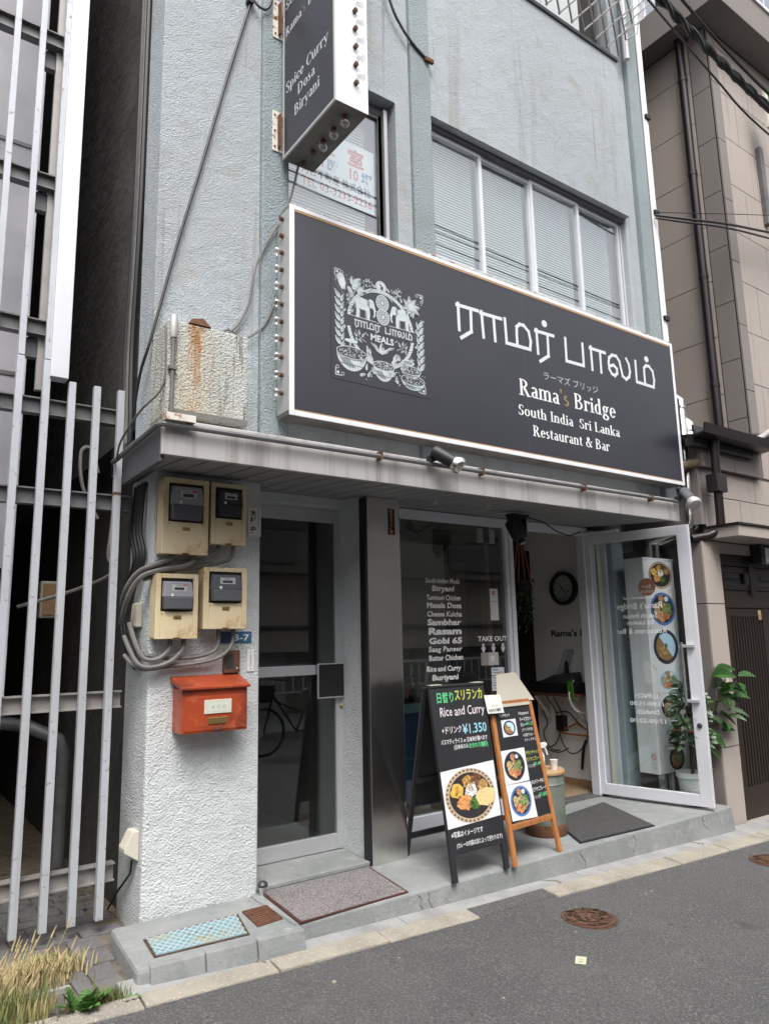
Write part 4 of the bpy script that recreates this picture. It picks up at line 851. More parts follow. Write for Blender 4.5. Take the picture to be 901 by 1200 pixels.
# ================================================================ OPEN GLASS DOOR
H = Vector((4.065, .355, 0)); Fd = Vector((4.268, -.575, 0)); dv = (Fd-H).normalized(); DW = (Fd-H).length; nv = Vector((-dv.y, dv.x, 0))  # nv points +x side
if nv.x > 0: nv = -nv      # outward face looks to -x side (towards camera)
D = thing('open_glass_door', 'white framed glass door standing open over the step', 'door', (4.065, .355, .15))
def db(u0, u1, z0, z1, t0=-.02, t1=.02, g=None):
    g = g or G(); P = lambda u, t, z: H+dv*u+nv*t+Vector((0, 0, z))
    return g.hexa([P(u0, t0, z0), P(u1, t0, z0), P(u1, t1, z0), P(u0, t1, z0), P(u0, t0, z1), P(u1, t0, z1), P(u1, t1, z1), P(u0, t1, z1)])
g = G(); db(0, .065, .155, 2.395, g=g); db(DW-.10, DW, .155, 2.395, g=g); db(.065, DW-.10, 2.315, 2.395, g=g); db(.065, DW-.10, .155, .245, g=g)
g.build('frame', 'alu_white', D, bevel=.003)
db(.06, DW-.095, .24, 2.32, -.004, .004).build('pane', 'glass_door', D)
P = lambda u, t, z: H+dv*u+nv*t+Vector((0, 0, z))
h_ = G().tube([P(DW-.13, .05, .93), P(DW-.13, .05, 1.43)], .013, 10).build('handle', 'steel', D, smooth=True)
for z in (.965, 1.40): db(DW-.15, DW-.03, z-.012, z+.012, .021, .055).build('handle_bracket', 'alu', h_, bevel=.003)
G().lathe(P(DW-.05, .02, .775), [(.020, 0), (.020, .010), (.012, .016)], axis=nv, n=14).build('lock', 'dark_plastic', D, smooth=True)
db(.0, .34, 2.398, 2.425, -.02, .03).build('closer', 'alu_white', D)
cv = Canvas(P(.48, .0045, 0), -dv, (0, 0, 1), nv)
GW = (.85, .87, .87)
for (s_, z_, w_, h__) in (("Rama's Bridge", 1.72, .40, .075), ("South Indian", 1.64, .30, .06), ("Sri Lankan", 1.585, .24, .05), ("Restaurant & Bar", 1.51, .44, .06), ("Welcome to our", 1.80, .28, .045), ("LUNCH", .975, .20, .05), ("11:00-15:00", .91, .30, .05), ("DINNER", .84, .20, .05), ("17:00-22:00", .77, .32, .05)):
    cv.text(s_, 0.0, z_, h__, GW, width=w_, align='C')
cv.disc(-.08, 1.90, .075, .075, (.22, .10, .045), 24); cv.text('カレー', -.08, 1.89, .04, GW, align='C', width=.08); cv.text('スリランカ', -.08, 1.85, .03, GW, align='C', width=.11)
cv.build('reversed_lettering', parent=D)
cv = Canvas((0, -.5945, 0), (1, 0, 0), (0, 0, 1), (0, -1, 0))
# ================================================================ MENU BOX
t = thing('pipe_cover_box', 'tall white box on the wall behind the open glass door covered in food photos', 'box', (4.5, 0, .34))
bx = G().box(4.285, 4.735, -.10, .10, .335, 2.165).build('cover', 'box_white', t, bevel=.006)
G().box(4.28, 4.74, -.105, .10, 2.155, 2.172).build('rim', 'alu_white', t)
PH = [(4.325, 4.725, 1.885, 2.155, 'leaf', 'menu photo of a curry set on a leaf rimmed plate, topmost on the white box'),
      (4.315, 4.730, 1.560, 1.880, 'blue', 'menu photo of chicken, greens and curries on a deep blue plate, second from the top'),
      (4.312, 4.725, 1.225, 1.555, 'curry', 'menu photo of brown curry beside white rice on a black oval plate'),
      (4.345, 4.700, 1.000, 1.205, 'pale', 'menu photo of fried rice on a pale blue plate below the brown curry photo'),
      (4.355, 4.690, .770, .985, 'black', 'menu photo of breads and eggs half hidden by the dark leafy plant'),
      (4.385, 4.690, .555, .755, 'pale', 'menu photo of noodles on a light blue dish near the bottom of the white box')]
for i, (x0, x1, z0, z1, st_, lb) in enumerate(PH):
    cv = Canvas((x0, -.1008-.0006*(i % 2), z0), (1, 0, 0), (0, 0, 1), (0, -1, 0)); w, h = x1-x0, z1-z0; cv.rect(0, 0, w, h, (.74, .76, .80))
    dish(cv, w*.5, h*.5, w*.44, st_, 30+i, h*.46)
    for (u, v) in ((0, 0), (w, 0), (0, h), (w, h)): cv.rect(u-.012, v-.012, u+.012, v+.012, (.62, .58, .42))
    tag(cv.build('menu_photo'), lb, 'photo', 'food photos taped down the front of the white box')
cv = Canvas((4.43, -.1010, .355), (1, 0, 0), (0, 0, 1), (0, -1, 0)); dish(cv, .11, .09, .11, 'black', 44, .095)
tag(cv.build('dish_sticker'), 'round cut out photo of yellow rice and curries, lowest on the white box', 'photo', 'food photos taped down the front of the white box')
cv = Canvas((4.2838, 0, 0), (0, -1, 0), (0, 0, 1), (-1, 0, 0)); cv.rect(.02, .365, .085, .515, (.70, .68, .66)); cv.ring(.052, .475, .018, .022, .006, (.55, .06, .05)); cv.line([(.040, .488), (.064, .462)], .005, (.55, .06, .05))
for (u, v) in ((.035, .43), (.065, .43), (.05, .40), (.06, .39), (.045, .415)): cv.line([(u, v), (u+.008, v-.01)], .004, (.15, .14, .14))
tag(cv.build('no_smoking_sticker'), 'small white no smoking sticker low on the side of the white box', 'sticker')
# silver pipes
def pipe(label, pts, r, m='silver_pipe', name='insulated_pipe', group=None, rings=()):
    t = thing(name, label, 'pipe', pts[-1], group); G().tube(pts, r, 14).build('sleeve', m, t, smooth=True)
    for p, d in rings: G().lathe(p, [(r*1.08, -.012), (r*1.08, .012)], axis=d, n=14).build('joint_ring', m, t)
pipe('tall silver clad pipe just right of the big sign', [(4.70, -.20, 3.66), (4.70, -.30, 3.66), (4.70, -.345, 3.61), (4.70, -.345, 2.50), (4.69, -.33, 2.43), (4.60, -.1, 2.36), (4.55, .0, 2.33), (4.54, .0, 2.17)], .042, rings=[((4.70, -.345, 3.55), (0, 0, 1)), ((4.70, -.345, 2.55), (0, 0, 1)), ((4.70, -.345, 3.0), (0, 0, 1))])
pipe('shorter silver clad pipe beside the brown downpipe', [(4.80, -.20, 3.45), (4.80, -.31, 3.45), (4.80, -.355, 3.40), (4.80, -.355, 2.50), (4.79, -.33, 2.43), (4.70, -.1, 2.36), (4.66, .0, 2.33), (4.65, .0, 2.17)], .046, rings=[((4.80, -.355, 3.34), (0, 0, 1)), ((4.80, -.355, 2.55), (0, 0, 1)), ((4.80, -.355, 2.9), (0, 0, 1))])
pipe('silver pipe stub below the white box, left one', [(4.46, .0, .336), (4.46, .0, .05)], .045)
pipe('silver pipe stub below the white box, right one', [(4.62, .02, .336), (4.62, .02, .05)], .036)
pipe('brown taped pipe end sticking out beside the silver pipes', [(4.52, -.40, 2.965), (4.76, -.46, 3.02)], .042, 'wrap', 'taped_pipe')
t = thing('pipe_valve', 'small pale green valve wheel on the brown taped pipe end', 'valve', (4.86, -.48, 3.0))
G().tube([(4.76, -.46, 3.02), (4.86, -.475, 3.035)], .008).build('spindle', 'dark_plastic', t)
g = G()
for k in range(14):
    a, b = 2*math.pi*k/14, 2*math.pi*(k+1)/14; r1 = .052 if k % 2 else .044; r2 = .044 if k % 2 else .052
    g.beam((4.865, -.475+.8*r1*math.cos(a), 3.035+1.1*r1*math.sin(a)), (4.865, -.475+.8*r2*math.cos(b), 3.035+1.1*r2*math.sin(b)), .014, .014)
for k in range(4): a = k*math.pi/4; g.beam((4.865, -.475-.035*math.cos(a), 3.035-.045*math.sin(a)), (4.865, -.475+.035*math.cos(a), 3.035+.045*math.sin(a)), .010, .012)
g.build('wheel', 'valve', t)
# white conduits on the building corner
for i, (x_, r_) in enumerate(((4.675, .013), (4.702, .016), (4.732, .010))):
    o = G().tube([(x_, YF-.005, 2.8), (x_, YF-.005, 7.5), (x_-.01, YF-.03, 8.2), (x_-.02, YF-.1, 9.0)], r_, 8).build('wall_conduit', 'sign_white', smooth=True)
    tag(o, ('white conduit running up the right corner of the stucco building, inner one', 'thicker white conduit in the middle of the three on the right corner', 'thin white conduit, outermost on the right corner of the building')[i], 'conduit', 'white conduits up the building corner')
    if i == 1:
        for z in (4.45, 5.55, 6.6): G().box(x_-.03, x_+.045, YF-.04, YF+.0, z-.02, z+.02).build('clip', 'black', o)
# ================================================================ METERS
def meter(label, x0, x1, z0, z1, d, dark):
    t = thing('electric_meter', label, 'electric meter', ((x0+x1)/2, -d/2, z0), 'cream electricity meters on the white pillar')
    w, h = x1-x0, z1-z0; u0, u1 = x0+w*.12, x1-w*.12; v1, v0 = z1-h*.07, z1-h*.58; y = -d
    G().box(x0+.004, x1-.004, y+.020, -.004, z0+.003, z1-.003).build('back_box', 'meter_case', t, bevel=.008)
    g = G(); g.box(x0, u0, y, y+.022, z0, z1); g.box(u1, x1, y, y+.022, z0, z1); g.box(u0, u1, y, y+.022, v1, z1); g.box(u0, u1, y, y+.022, z0, v0)
    g.build('front_frame', 'meter_case', t, bevel=.003)
    wi = G().box(u0-.001, u1+.001, y+.012, y+.0215, v0-.001, v1+.001).build('window_recess', 'black', t)
    mw = (u1-u0)
    b1 = G().hexa([(u0+mw*.10, y-.030, v0+.012), (u1-mw*.10, y-.030, v0+.012), (u1-mw*.06, y+.012, v0+.01), (u0+mw*.06, y+.012, v0+.01), (u0+mw*.06, y-.030, v0+(v1-v0)*.42), (u1-mw*.06, y-.030, v0+(v1-v0)*.42), (u1-mw*.04, y+.012, v0+(v1-v0)*.45), (u0+mw*.04, y+.012, v0+(v1-v0)*.45)]).build('terminal_cover', 'grey_plastic' if dark != 1 else 'dark_plastic', t, bevel=.004)
    zc = v0+(v1-v0)*.43
    m = G().hexa([(u0+mw*.03, y-.022, zc), (u1-mw*.03, y-.022, zc), (u1-mw*.03, y+.012, zc), (u0+mw*.03, y+.012, zc), (u0+mw*.10, y-.022, v1-.022), (u1-mw*.10, y-.022, v1-.022), (u1-mw*.06, y+.012, v1-.015), (u0+mw*.06, y+.012, v1-.015)]).build('meter_body', ['clear_plastic', 'dark_plastic', 'grey_plastic'][dark], t, bevel=.004)
    cv = Canvas((u0, y-.0225, zc), (1, 0, 0), (0, 0, 1), (0, -1, 0)); H_ = v1-zc
    cv.rect(mw*.28, H_*.30, mw*.74, H_*.66, (.45, .46, .47)); cv.rect(mw*.36, H_*.36, mw*.66, H_*.50, (.03, .035, .04)); cv.disc(mw*.30, H_*.10, .009, .009, (.70, .72, .70), 12); cv.text('kWh', mw*.42, H_*.54, .016, (.1, .1, .1))
    if dark == 0: cv.rect(mw*.62, H_*.58, mw*.74, H_*.66, (.5, .05, .05))
    cv.build('dial', parent=m)
    for sx in (u0+.008, u1-.008): G().lathe((sx, y-.0005, v0-.012), [(.004, 0), (.004, .002)], axis=(0, -1, 0), n=8).build('screw', 'brass', t)
    zl = z0+h*.31; G().box((x0+x1)/2-.020, (x0+x1)/2+.022, y-.007, y-.0005, zl, zl+.018).build('latch', 'brass', t, bevel=.002)
    G().box((x0+x1)/2-.018, (x0+x1)/2+.018, y-.002, y+.01, z0-.003, z0+.008).build('notch', 'wood_dark', t)
    if dark == 0 and z1 > 2.2: G().box(x0+.003, x1-.003, y-.002, y, z0+.002, z0+h*.27).build('lower_panel', 'meter_case', t)
meter('larger cream electricity meter box at the upper left of the pillar', .012, .272, 1.985, 2.41, .12, 0)
meter('cream electricity meter box with a black meter, upper right beside the name plate', .290, .505, 2.055, 2.41, .11, 1)
meter('cream electricity meter box at the lower left with a silver topped meter', -.012, .222, 1.53, 1.878, .12, 0)
meter('cream electricity meter box, lower right, above the blue address plate', .252, .510, 1.58, 1.922, .12, 2)
# ================================================================ MAILBOX and plates
t = thing('mailbox', 'weathered red metal mailbox on the white pillar', 'mailbox', (.325, -.075, 1.03))
G().box(.135, .507, -.148, -.004, 1.035, 1.268).build('body', 'red_metal', t, bevel=.006)
G().hexa([(.120, -.170, 1.262), (.516, -.170, 1.262), (.516, -.002, 1.300), (.120, -.002, 1.300), (.120, -.172, 1.276), (.516, -.172, 1.276), (.516, -.002, 1.332), (.120, -.002, 1.332)]).build('lid', 'red_metal', t, bevel=.003)
G().box(.148, .497, -.152, -.1485, 1.048, 1.225).build('front_panel', 'red_metal', t, bevel=.003)
lh = G().box(.255, .410, -.158, -.152, 1.132, 1.205).build('label_holder', 'cream_plastic', t, bevel=.002)
cv = Canvas((.262, -.1582, 1.138), (1, 0, 0), (0, 0, 1), (0, -1, 0)); cv.rect(.012, .008, .13, .05, (.62, .66, .55)); cv.text('木 村 史', .03, .02, .022, (.25, .30, .25), width=.085); cv.build('name_card', parent=lh)
G().box(.280, .385, -.157, -.152, 1.078, 1.112).build('slot', 'brass', t, bevel=.002)
G().box(.315, .350, -.165, -.152, 1.046, 1.062).build('catch', 'rust', t)
cv = Canvas((.567, -.006, 2.14), (1, 0, 0), (0, 0, 1), (0, -1, 0))
G_ = G().box(.565, .648, -.006, -.001, 2.13, 2.305).build('name_plate', 'white_plastic'); tag(G_, 'white vertical name plate with black brushed characters right of the meters', 'name plate')
for ch, z in (('木', .115), ('村', .075), ('史', .015)): cv.text(ch, .010, z, .042, (.03, .03, .03), bold=.03)
for k in range(9): cv.rect(.060, .155-k*.013, .068, .163-k*.013, (.2, .2, .2))
cv.build('lettering', parent=G_)
G_ = G().box(.398, .594, -.006, -.001, 1.502, 1.566).build('address_plate', 'print'); 
G_.data.materials.clear(); G_.data.materials.append(MT['blue_panel']); tag(G_, 'small blue address plate reading 3-7 below the meters', 'address plate')
cv = Canvas((.398, -.0065, 1.502), (1, 0, 0), (0, 0, 1), (0, -1, 0)); cv.rect(.075, .002, .194, .062, (.02, .13, .26)); cv.text('3-7', .085, .014, .050, (.75, .80, .82), width=.095, bold=.02); cv.build('lettering', parent=G_)
t = G().box(.418, .515, -.028, -.001, 1.335, 1.462).build('intercom', 'wood_dark', bevel=.004); tag(t, 'dark brown intercom box between the mailbox and the meters', 'intercom')
G().lathe((.495, -.028, 1.362), [(.006, 0), (.006, .003)], axis=(0, -1, 0), n=8).build('button', 'alu', t); G().box(.425, .475, -.030, -.0285, 1.36, 1.44).build('speaker_grille', 'dark_plastic', t)
t = G().box(.568, .612, -.007, -.001, 1.338, 1.462).build('notice_plate', 'white_plastic', bevel=.002); tag(t, 'narrow white notice plate beside the brown intercom', 'plate')
cv = Canvas((.568, -.0075, 1.338), (1, 0, 0), (0, 0, 1), (0, -1, 0))
for k in range(7): cv.rect(.018, .03+k*.010, .026, .036+k*.010, (.25, .25, .25))
cv.disc(.022, .11, .004, .004, (.3, .3, .3), 8); cv.disc(.022, .015, .004, .004, (.3, .3, .3), 8); cv.build('lettering', parent=t)
t = G().box(1.590, 1.645, -.0185, -.0165, 2.205, 2.385).build('sticker_plate', 'black'); tag(t, 'narrow black sticker with orange characters at the top of the steel column', 'sticker')
cv = Canvas((1.590, -.0187, 2.205), (1, 0, 0), (0, 0, 1), (0, -1, 0))
for k, ch in enumerate('町方スヤキ6番'): cv.text(ch, .012, .152-k*.0235, .026, (.70, .28, .02), bold=.03)
cv.build('lettering', parent=t)
t = G().box(-.035, -.001, .13, .40, 1.60, 1.735).build('junction_box', 'cream_plastic', bevel=.006); tag(t, 'small beige junction box on the side of the white pillar', 'junction box'); t.data.transform(Matrix.Identity(4))
G().box(-.04, -.0355, .14, .255, 1.605, 1.73).build('cover', 'cream_plastic', t, bevel=.003)
t = thing('wall_light_sensor', 'small beige angled sensor light low on the side of the pillar', 'lamp', (-.03, .10, .43))
G().prism([(-.001, .05, .40), (-.001, .05, .55), (-.035, .05, .55), (-.075, .05, .47), (-.075, .05, .45)], (0, .10, 0)).build('housing', 'cream_plastic', t, bevel=.004)
G().tube([(-.02, .10, .40), (-.02, .12, .33), (-.03, .3, .20), (-.02, .5, .06)], .006, 6).build('cord', 'cable_black', t, smooth=True)
# ================================================================ CABLES
def cable(label, pts, r, m='cable_grey', n=7, group=None, name='cable'):
    # smooth through points
    P_ = [V3(p) for p in pts]; out = []
    for i in range(len(P_)-1):
        p0 = P_[max(i-1, 0)]; p1 = P_[i]; p2 = P_[i+1]; p3 = P_[min(i+2, len(P_)-1)]
        for k in range(6):
            s = k/6; out.append(.5*((2*p1)+(-p0+p2)*s+(2*p0-5*p1+4*p2-p3)*s*s+(-p0+3*p1-3*p2+p3)*s**3))
    out.append(P_[-1]); o = G().tube(out, r, n).build(name, m, smooth=True); return tag(o, label, 'cable', group)
cable('thick grey cable from the upper left meter bending to the pillar corner', [(.11, -.06, 2.0), (.08, -.07, 1.965), (.0, -.07, 1.93), (-.08, -.03, 1.89), (-.12, .05, 1.80), (-.10, .2, 1.70)], .0145)
cable('thick grey cable looping below the upper left meter', [(.20, -.06, 2.0), (.205, -.07, 1.955), (.15, -.07, 1.925), (.02, -.07, 1.90), (-.07, -.03, 1.86), (-.11, .04, 1.76), (-.10, .2, 1.62)], .0145)
cable('grey cable from the upper right meter, left strand', [(.36, -.05, 2.06), (.35, -.06, 2.02), (.28, -.06, 1.975), (.15, -.05, 1.95), (.0, -.04, 1.91), (-.06, 0, 1.87)], .013)
cable('grey cable from the upper right meter, right strand', [(.45, -.05, 2.06), (.44, -.06, 2.0), (.40, -.06, 1.965), (.28, -.04, 1.94), (.10, -.04, 1.90), (-.05, -.02, 1.85)], .012)
cable('grey cable hanging in a loop from the lower left meter, left strand', [(.09, -.06, 1.54), (.085, -.07, 1.48), (.03, -.07, 1.43), (-.04, -.06, 1.43), (-.075, -.02, 1.50), (-.08, .1, 1.62)], .013)
cable('grey cable hanging in a loop from the lower left meter, right strand', [(.165, -.06, 1.54), (.16, -.07, 1.48), (.09, -.07, 1.41), (-.02, -.06, 1.385), (-.075, -.02, 1.42), (-.10, .12, 1.55)], .013)
cable('grey cable from the lower right meter sweeping left under the meters, upper strand', [(.365, -.06, 1.59), (.365, -.06, 1.50), (.33, -.06, 1.455), (.22, -.05, 1.43), (.08, -.04, 1.43), (-.04, -.03, 1.45)], .012)
cable('grey cable from the lower right meter sweeping left under the meters, lower strand', [(.455, -.06, 1.59), (.45, -.06, 1.50), (.38, -.06, 1.43), (.26, -.05, 1.40), (.08, -.04, 1.385), (-.05, -.02, 1.38), (-.10, .1, 1.45)], .012)
for i, (dx, dy) in enumerate(((0, 0), (.0, .05), (.0, .11), (.0, .17))):
    cable(('black cable bundle strand down the alley side of the pillar, front one', 'second black cable strand down the alley side of the pillar', 'third black cable strand down the alley side of the pillar', 'black cable strand deepest in the alley along the pillar side')[i], [(-.015, .12+dy, 2.42), (-.03, .13+dy, 2.15), (-.02, .08+dy, 1.98), (-.04, .18+dy, 1.80), (-.04, .22+dy, 1.62), (-.03, .10+dy, 1.46), (-.04, .02+dy*.5, 1.38)], .012, 'cable_black', group='black cables on the alley side')
cable('black cable down the alley side of the upper wall, front one', [(-.135, .0, 9), (-.135, .0, 5.4), (-.135, .01, 4.0), (-.13, .08, 3.2), (-.13, .05, 2.7), (-.12, .1, 2.45)], .016, 'cable_black')
cable('grey pipe like cable down the alley side of the upper wall', [(-.125, .06, 9), (-.125, .07, 5.4), (-.125, .08, 4.0), (-.125, .14, 3.2), (-.12, .14, 2.6)], .020, 'cable_grey')
cable('black cable down the alley side of the upper wall, rear one', [(-.13, .14, 9), (-.13, .14, 5.4), (-.13, .15, 4.0), (-.13, .22, 3.2), (-.12, .2, 2.5)], .013, 'cable_black')
cable('dark cable slanting down across the upper left wall', [(.42, YF-.02, 5.53), (.28, YF-.02, 4.95), (.12, YF-.02, 4.25), (-.01, YF-.02, 3.70), (-.135, YF-.02, 3.12), (-.16, -.2, 2.95), (-.16, -.1, 2.75)], .008, 'cable_black')
t = G().box(.39, .43, YF-.04, YF-.002, 5.50, 5.56).build('cable_anchor', 'black'); tag(t, 'small black cable anchor on the wall left of the tall black sign', 'bracket')
cable('short black cable drooping between the anchor and the teal pilaster', [(.43, YF-.03, 5.53), (.47, YF-.04, 5.49), (.52, YF-.05, 5.50), (.55, YF-.06, 5.62), (.56, YF-.05, 6.0)], .008, 'cable_black')
cable('thin cable hanging from the tall sign down to the rusty wall box', [(.73, -.335, 4.46), (.66, -.32, 4.15), (.55, -.31, 3.92), (.46, -.30, 3.70), (.42, -.29, 3.45), (.34, -.28, 3.29), (.20, -.30, 3.17)], .007, 'cable_grey')
cable('thin cable from the sign back to the rusty wall box', [(.60, -.30, 3.55), (.52, -.30, 3.35), (.40, -.29, 3.24), (.30, -.28, 3.27), (.20, -.29, 3.17)], .006, 'cable_grey')
cable('dark cable hanging at the top onto the teal pilaster', [(1.35, -.32, 6.6), (1.50, -.31, 6.12), (1.61, -.30, 5.96), (1.73, -.30, 5.86), (1.85, -.30, 5.80)], .010, 'cable_black')
t = G().box(1.82, 1.90, -.315, -.291, 5.785, 5.815).build('wall_hook', 'rust'); tag(t, 'small rusty hook on the teal pilaster holding a cable', 'hook')
cable('thin grey cable from the wall box side down to the canopy', [(-.13, -.5, 3.1), (-.13, -.5, 2.8), (-.2, -.35, 2.68), (-.22, -.1, 2.58), (-.2, .05, 2.5)], .006, 'cable_grey')
t = thing('standing_conduit', 'grey vertical conduit with capped top beside the rust stained wall box', 'conduit', (-.105, -.54, 2.6))
G().tube([(-.105, -.545, 2.60), (-.105, -.545, 3.10)], .011, 8).build('tube', 'cable_grey', t, smooth=True); G().lathe((-.105, -.545, 3.03), [(.015, 0), (.020, .03), (.020, .11), (.016, .12)], n=12).build('cap', 'fascia', t, smooth=True); G().box(-.125, -.085, -.56, -.526, 2.86, 2.88).build('clip', 'cable_grey', t)
WA, WB, WC = (4.85, -.50, 5.42), (5.346, -.62, 5.477), (6.232, -.62, 5.679)
# overhead wires
YW = -1.1
cable('thick black power cable crossing the top right corner', [(2.5, YW, 7.2), (3.798, YW, 6.76), (5.467, YW, 6.48), (7.5, YW, 6.4)], .028, 'cable_black', group='overhead street cables')
cable('thin black wire above the thick power cable, top right', [(2.8, YW, 7.4), (4.098, YW, 6.93), (5.509, YW, 6.67), (7.5, YW, 6.6)], .014, 'cable_black', group='overhead street cables')
cable('thin black wire lowest of the overhead bundle, top right', [(2.4, YW, 7.0), (3.566, YW, 6.63), (4.5, YW, 6.36), (5.277, YW, 6.19), (7.5, YW, 6.1)], .009, 'cable_black', group='overhead street cables')
for ph_ in (0, math.pi):
    pts = []
    for k in range(80):
        s = k/79; x_ = 2.4+s*5.2; z_ = 7.08-.30*(x_-2.4)+.036*(x_-2.4)**2; pts.append((x_, YW+.024*math.cos(k*.9+ph_), z_+.024*math.sin(k*.9+ph_)))
    tag(G().tube(pts, .018, 6).build('twisted_cable', 'cable_black', smooth=True), 'strand of the twisted black cable pair crossing the top right', 'cable', 'strands of the twisted overhead pair')
cable('black wire pair running right from the building corner across the granite wall', [(4.66, -.30, 5.50), WA, WB, WC, (8, -.66, 6.05)], .012, 'cable_black')
cable('second black wire running right from the building corner', [(4.66, -.30, 5.47), (WA[0], WA[1], WA[2]-.035), (WB[0], WB[1]-.01, WB[2]-.05), (WC[0], WC[1], WC[2]-.07), (8, -.66, 5.9)], .010, 'cable_black')
cable('hair thin wire above the wire pair on the granite wall', [(4.66, -.30, 5.53), (6.28, -.62, 5.895), (8, -.66, 6.4)], .004, 'cable_black')
# ================================================================ EASEL BOARDS
def easel(name, label, FL, FR, TL, TR, BL, BR, mfr, fw, z0, top):
    t = thing(name, label, 'menu board', ((FL[0]+FR[0])/2, (FL[1]+BL[1])/2, .13))
    FL, FR, TL, TR, BL, BR = map(V3, (FL, FR, TL, TR, BL, BR)); nrm = (TR-TL).cross(TL-FL).normalized()
    ux = (TR-TL).normalized()
    G().beam(FL+ux*fw/2, TL+ux*fw/2, .022, fw, up=ux).build('leg', mfr, t, bevel=.002); G().beam(FR-ux*fw/2, TR-ux*fw/2, .022, fw, up=ux).build('leg', mfr, t, bevel=.002)
    G().beam(BL, TL-nrm*.03, fw*.8, .022).build('leg', mfr, t, bevel=.002); G().beam(BR, TR-nrm*.03, fw*.8, .022).build('leg', mfr, t, bevel=.002)
    G().beam(BL.lerp(TL, .12), BR.lerp(TR, .12), .02, .03).build('rear_stretcher', mfr, t); G().beam(BL.lerp(TL, .45), BR.lerp(TR, .45), .02, .03).build('rear_stretcher', mfr, t)
    # rear board
    q = [BL.lerp(TL, .30), BR.lerp(TR, .30), BR.lerp(TR-nrm*.03, .98), BL.lerp(TL-nrm*.03, .98)]; G().prism(q, nrm*-.006).build('rear_panel', 'board_black', t)
    def pt(u, v): # v along height 0 at z0
        a = (z0-.13)/(TL.z-.13); s = a+(1-a)*v; return FL.lerp(TL, s).lerp(FR.lerp(TR, s), u)
    m_ = fw if name == 'chalkboard_easel' else 0
    q = [pt(.0, 0), pt(1, 0), pt(1, 1), pt(0, 1)]
    if m_: q = [pt(.06, .03), pt(.94, .03), pt(.94, .97), pt(.06, .97)]; q = [p+nrm*(.004) for p in q]
    else: q = [p+nrm*.012 for p in q]
    bd = G().prism(q, nrm*-.010).build('board', 'board_black', t)
    if m_:
        G().beam(pt(0, 0)+ux*fw, pt(1, 0)-ux*fw, .022, fw).build('rail', mfr, t, bevel=.002); G().beam(pt(0, 1)+ux*fw, pt(1, 1)-ux*fw, .024, fw*1.2).build('rail', mfr, t, bevel=.002)
        G().beam(pt(.12, .985)+nrm*.0135, pt(.93, .985)+nrm*.0135, .003, .020).build('masking_tape', 'cream_plastic', t)
    else:
        G().beam(pt(0, 1)+nrm*.0, pt(1, 1), .04, .012).build('top_edge', 'dark_plastic', t); G().beam(pt(.02, 1)+V3((0, 0, .0075)), pt(.22, 1)+V3((0, 0, .0075)), .038, .003).build('chipped_tape', 'cream_plastic', t); G().beam(pt(.80, 1)+V3((0, 0, .0075)), pt(.99, 1)+V3((0, 0, .0075)), .038, .003).build('chipped_tape', 'cream_plastic', t)
    cv = Canvas(q[0]+nrm*.0002, q[1]-q[0], q[3]-q[0], nrm); return t, cv, (q[1]-q[0]).length, (q[3]-q[0]).length, bd, nrm
CHG, CHY, CHW, CHB, CHP = (.12, .50, .22), (.46, .50, .10), (.72, .72, .74), (.30, .55, .66), (.66, .58, .62)
t, cv, w, h, bd, nb1 = easel('blackboard_easel', 'black A-frame chalkboard advertising Rice and Curry for 1,350 yen', (1.585, -.570, .13), (2.03, -.568, .13), (1.615, -.36, 1.210), (2.070, -.358, 1.210), (1.72, .04, .13), (2.12, .06, .13), 'board_black', .035, .27, 0)
def T(s, u, v, hh, c, wd, **k): cv.text(s, u*w, (1-v)*h, hh*h, c, width=wd*w, shear=.06, **k)
T('日替り', .09, .105, .072, CHG, .32, bold=.02, jit=.01); T('スリランカ', .43, .098, .080, CHY, .53, bold=.02, jit=.01); T('Rice and Curry', .12, .195, .082, CHP, .84, bold=.006, jit=.02)
T('+ドリンク', .12, .300, .050, CHP, .36, bold=.015, jit=.01); T('¥1.350', .50, .315, .085, CHB, .45, jit=.01, bold=.01); T('バスマティライス or 日本米が選べます', .08, .365, .034, CHW, .86, bold=.01, jit=.01)
T('(日本米のみ', .30, .402, .032, CHW, .26, bold=.01, jit=.01); T('おかわり無料)', .57, .405, .036, CHG, .36, bold=.03, jit=.01)
T('※写真はイメージです', .05, .905, .036, CHW, .56, bold=.01, jit=.01); T('(カレーの内容は日によって変わります)', .12, .965, .032, CHW, .82, bold=.01, jit=.01)
cv.build('chalk_writing', 'print_matte', bd)
cv = Canvas(cv.P(0, 0, .0012), cv.ux, cv.uz, cv.n); cv.poly([(.01*w, .145*h), (.975*w, .165*h), (.985*w, .50*h), (.0*w, .475*h)], (.70, .72, .76)); dish(cv, .48*w, .315*h, .45*w, 'leaf', 3, .160*h)
pts = [(.55*w, .30*h), (.60*w, .25*h), (.75*w, .235*h), (.88*w, .26*h), (.93*w, .33*h), (.78*w, .345*h), (.62*w, .335*h)]; cv.poly(pts, (.72, .55, .22)); 
rr = random.Random(8)
for k in range(14): cv.disc(rr.uniform(.62, .86)*w, rr.uniform(.26, .325)*h, .006, .004, (.62, .42, .14), 6)
cv.build('food_photo', 'print', bd)
t2, cv, w, h, bd, nb2 = easel('chalkboard_easel', 'orange wood framed chalkboard easel with three food photos beside the black one', (2.06, -.578, .13), (2.54, -.532, .13), (2.125, -.36, 1.062), (2.555, -.319, 1.062), (2.27, .02, .13), (2.68, .05, .13), 'wood_orange', .032, .34, 0)
T('Hoppers', .60, .085, .042, CHW, .26, jit=.02); T('ランチセット', .12, .085, .034, CHW, .26, bold=.01)
T('ラーマズカリー', .60, .145, .040, CHW, .34, bold=.015); T('カレー', .60, .195, .040, CHW, .16, bold=.015); T('¥1.250', .76, .19, .042, CHG, .22, bold=.02)
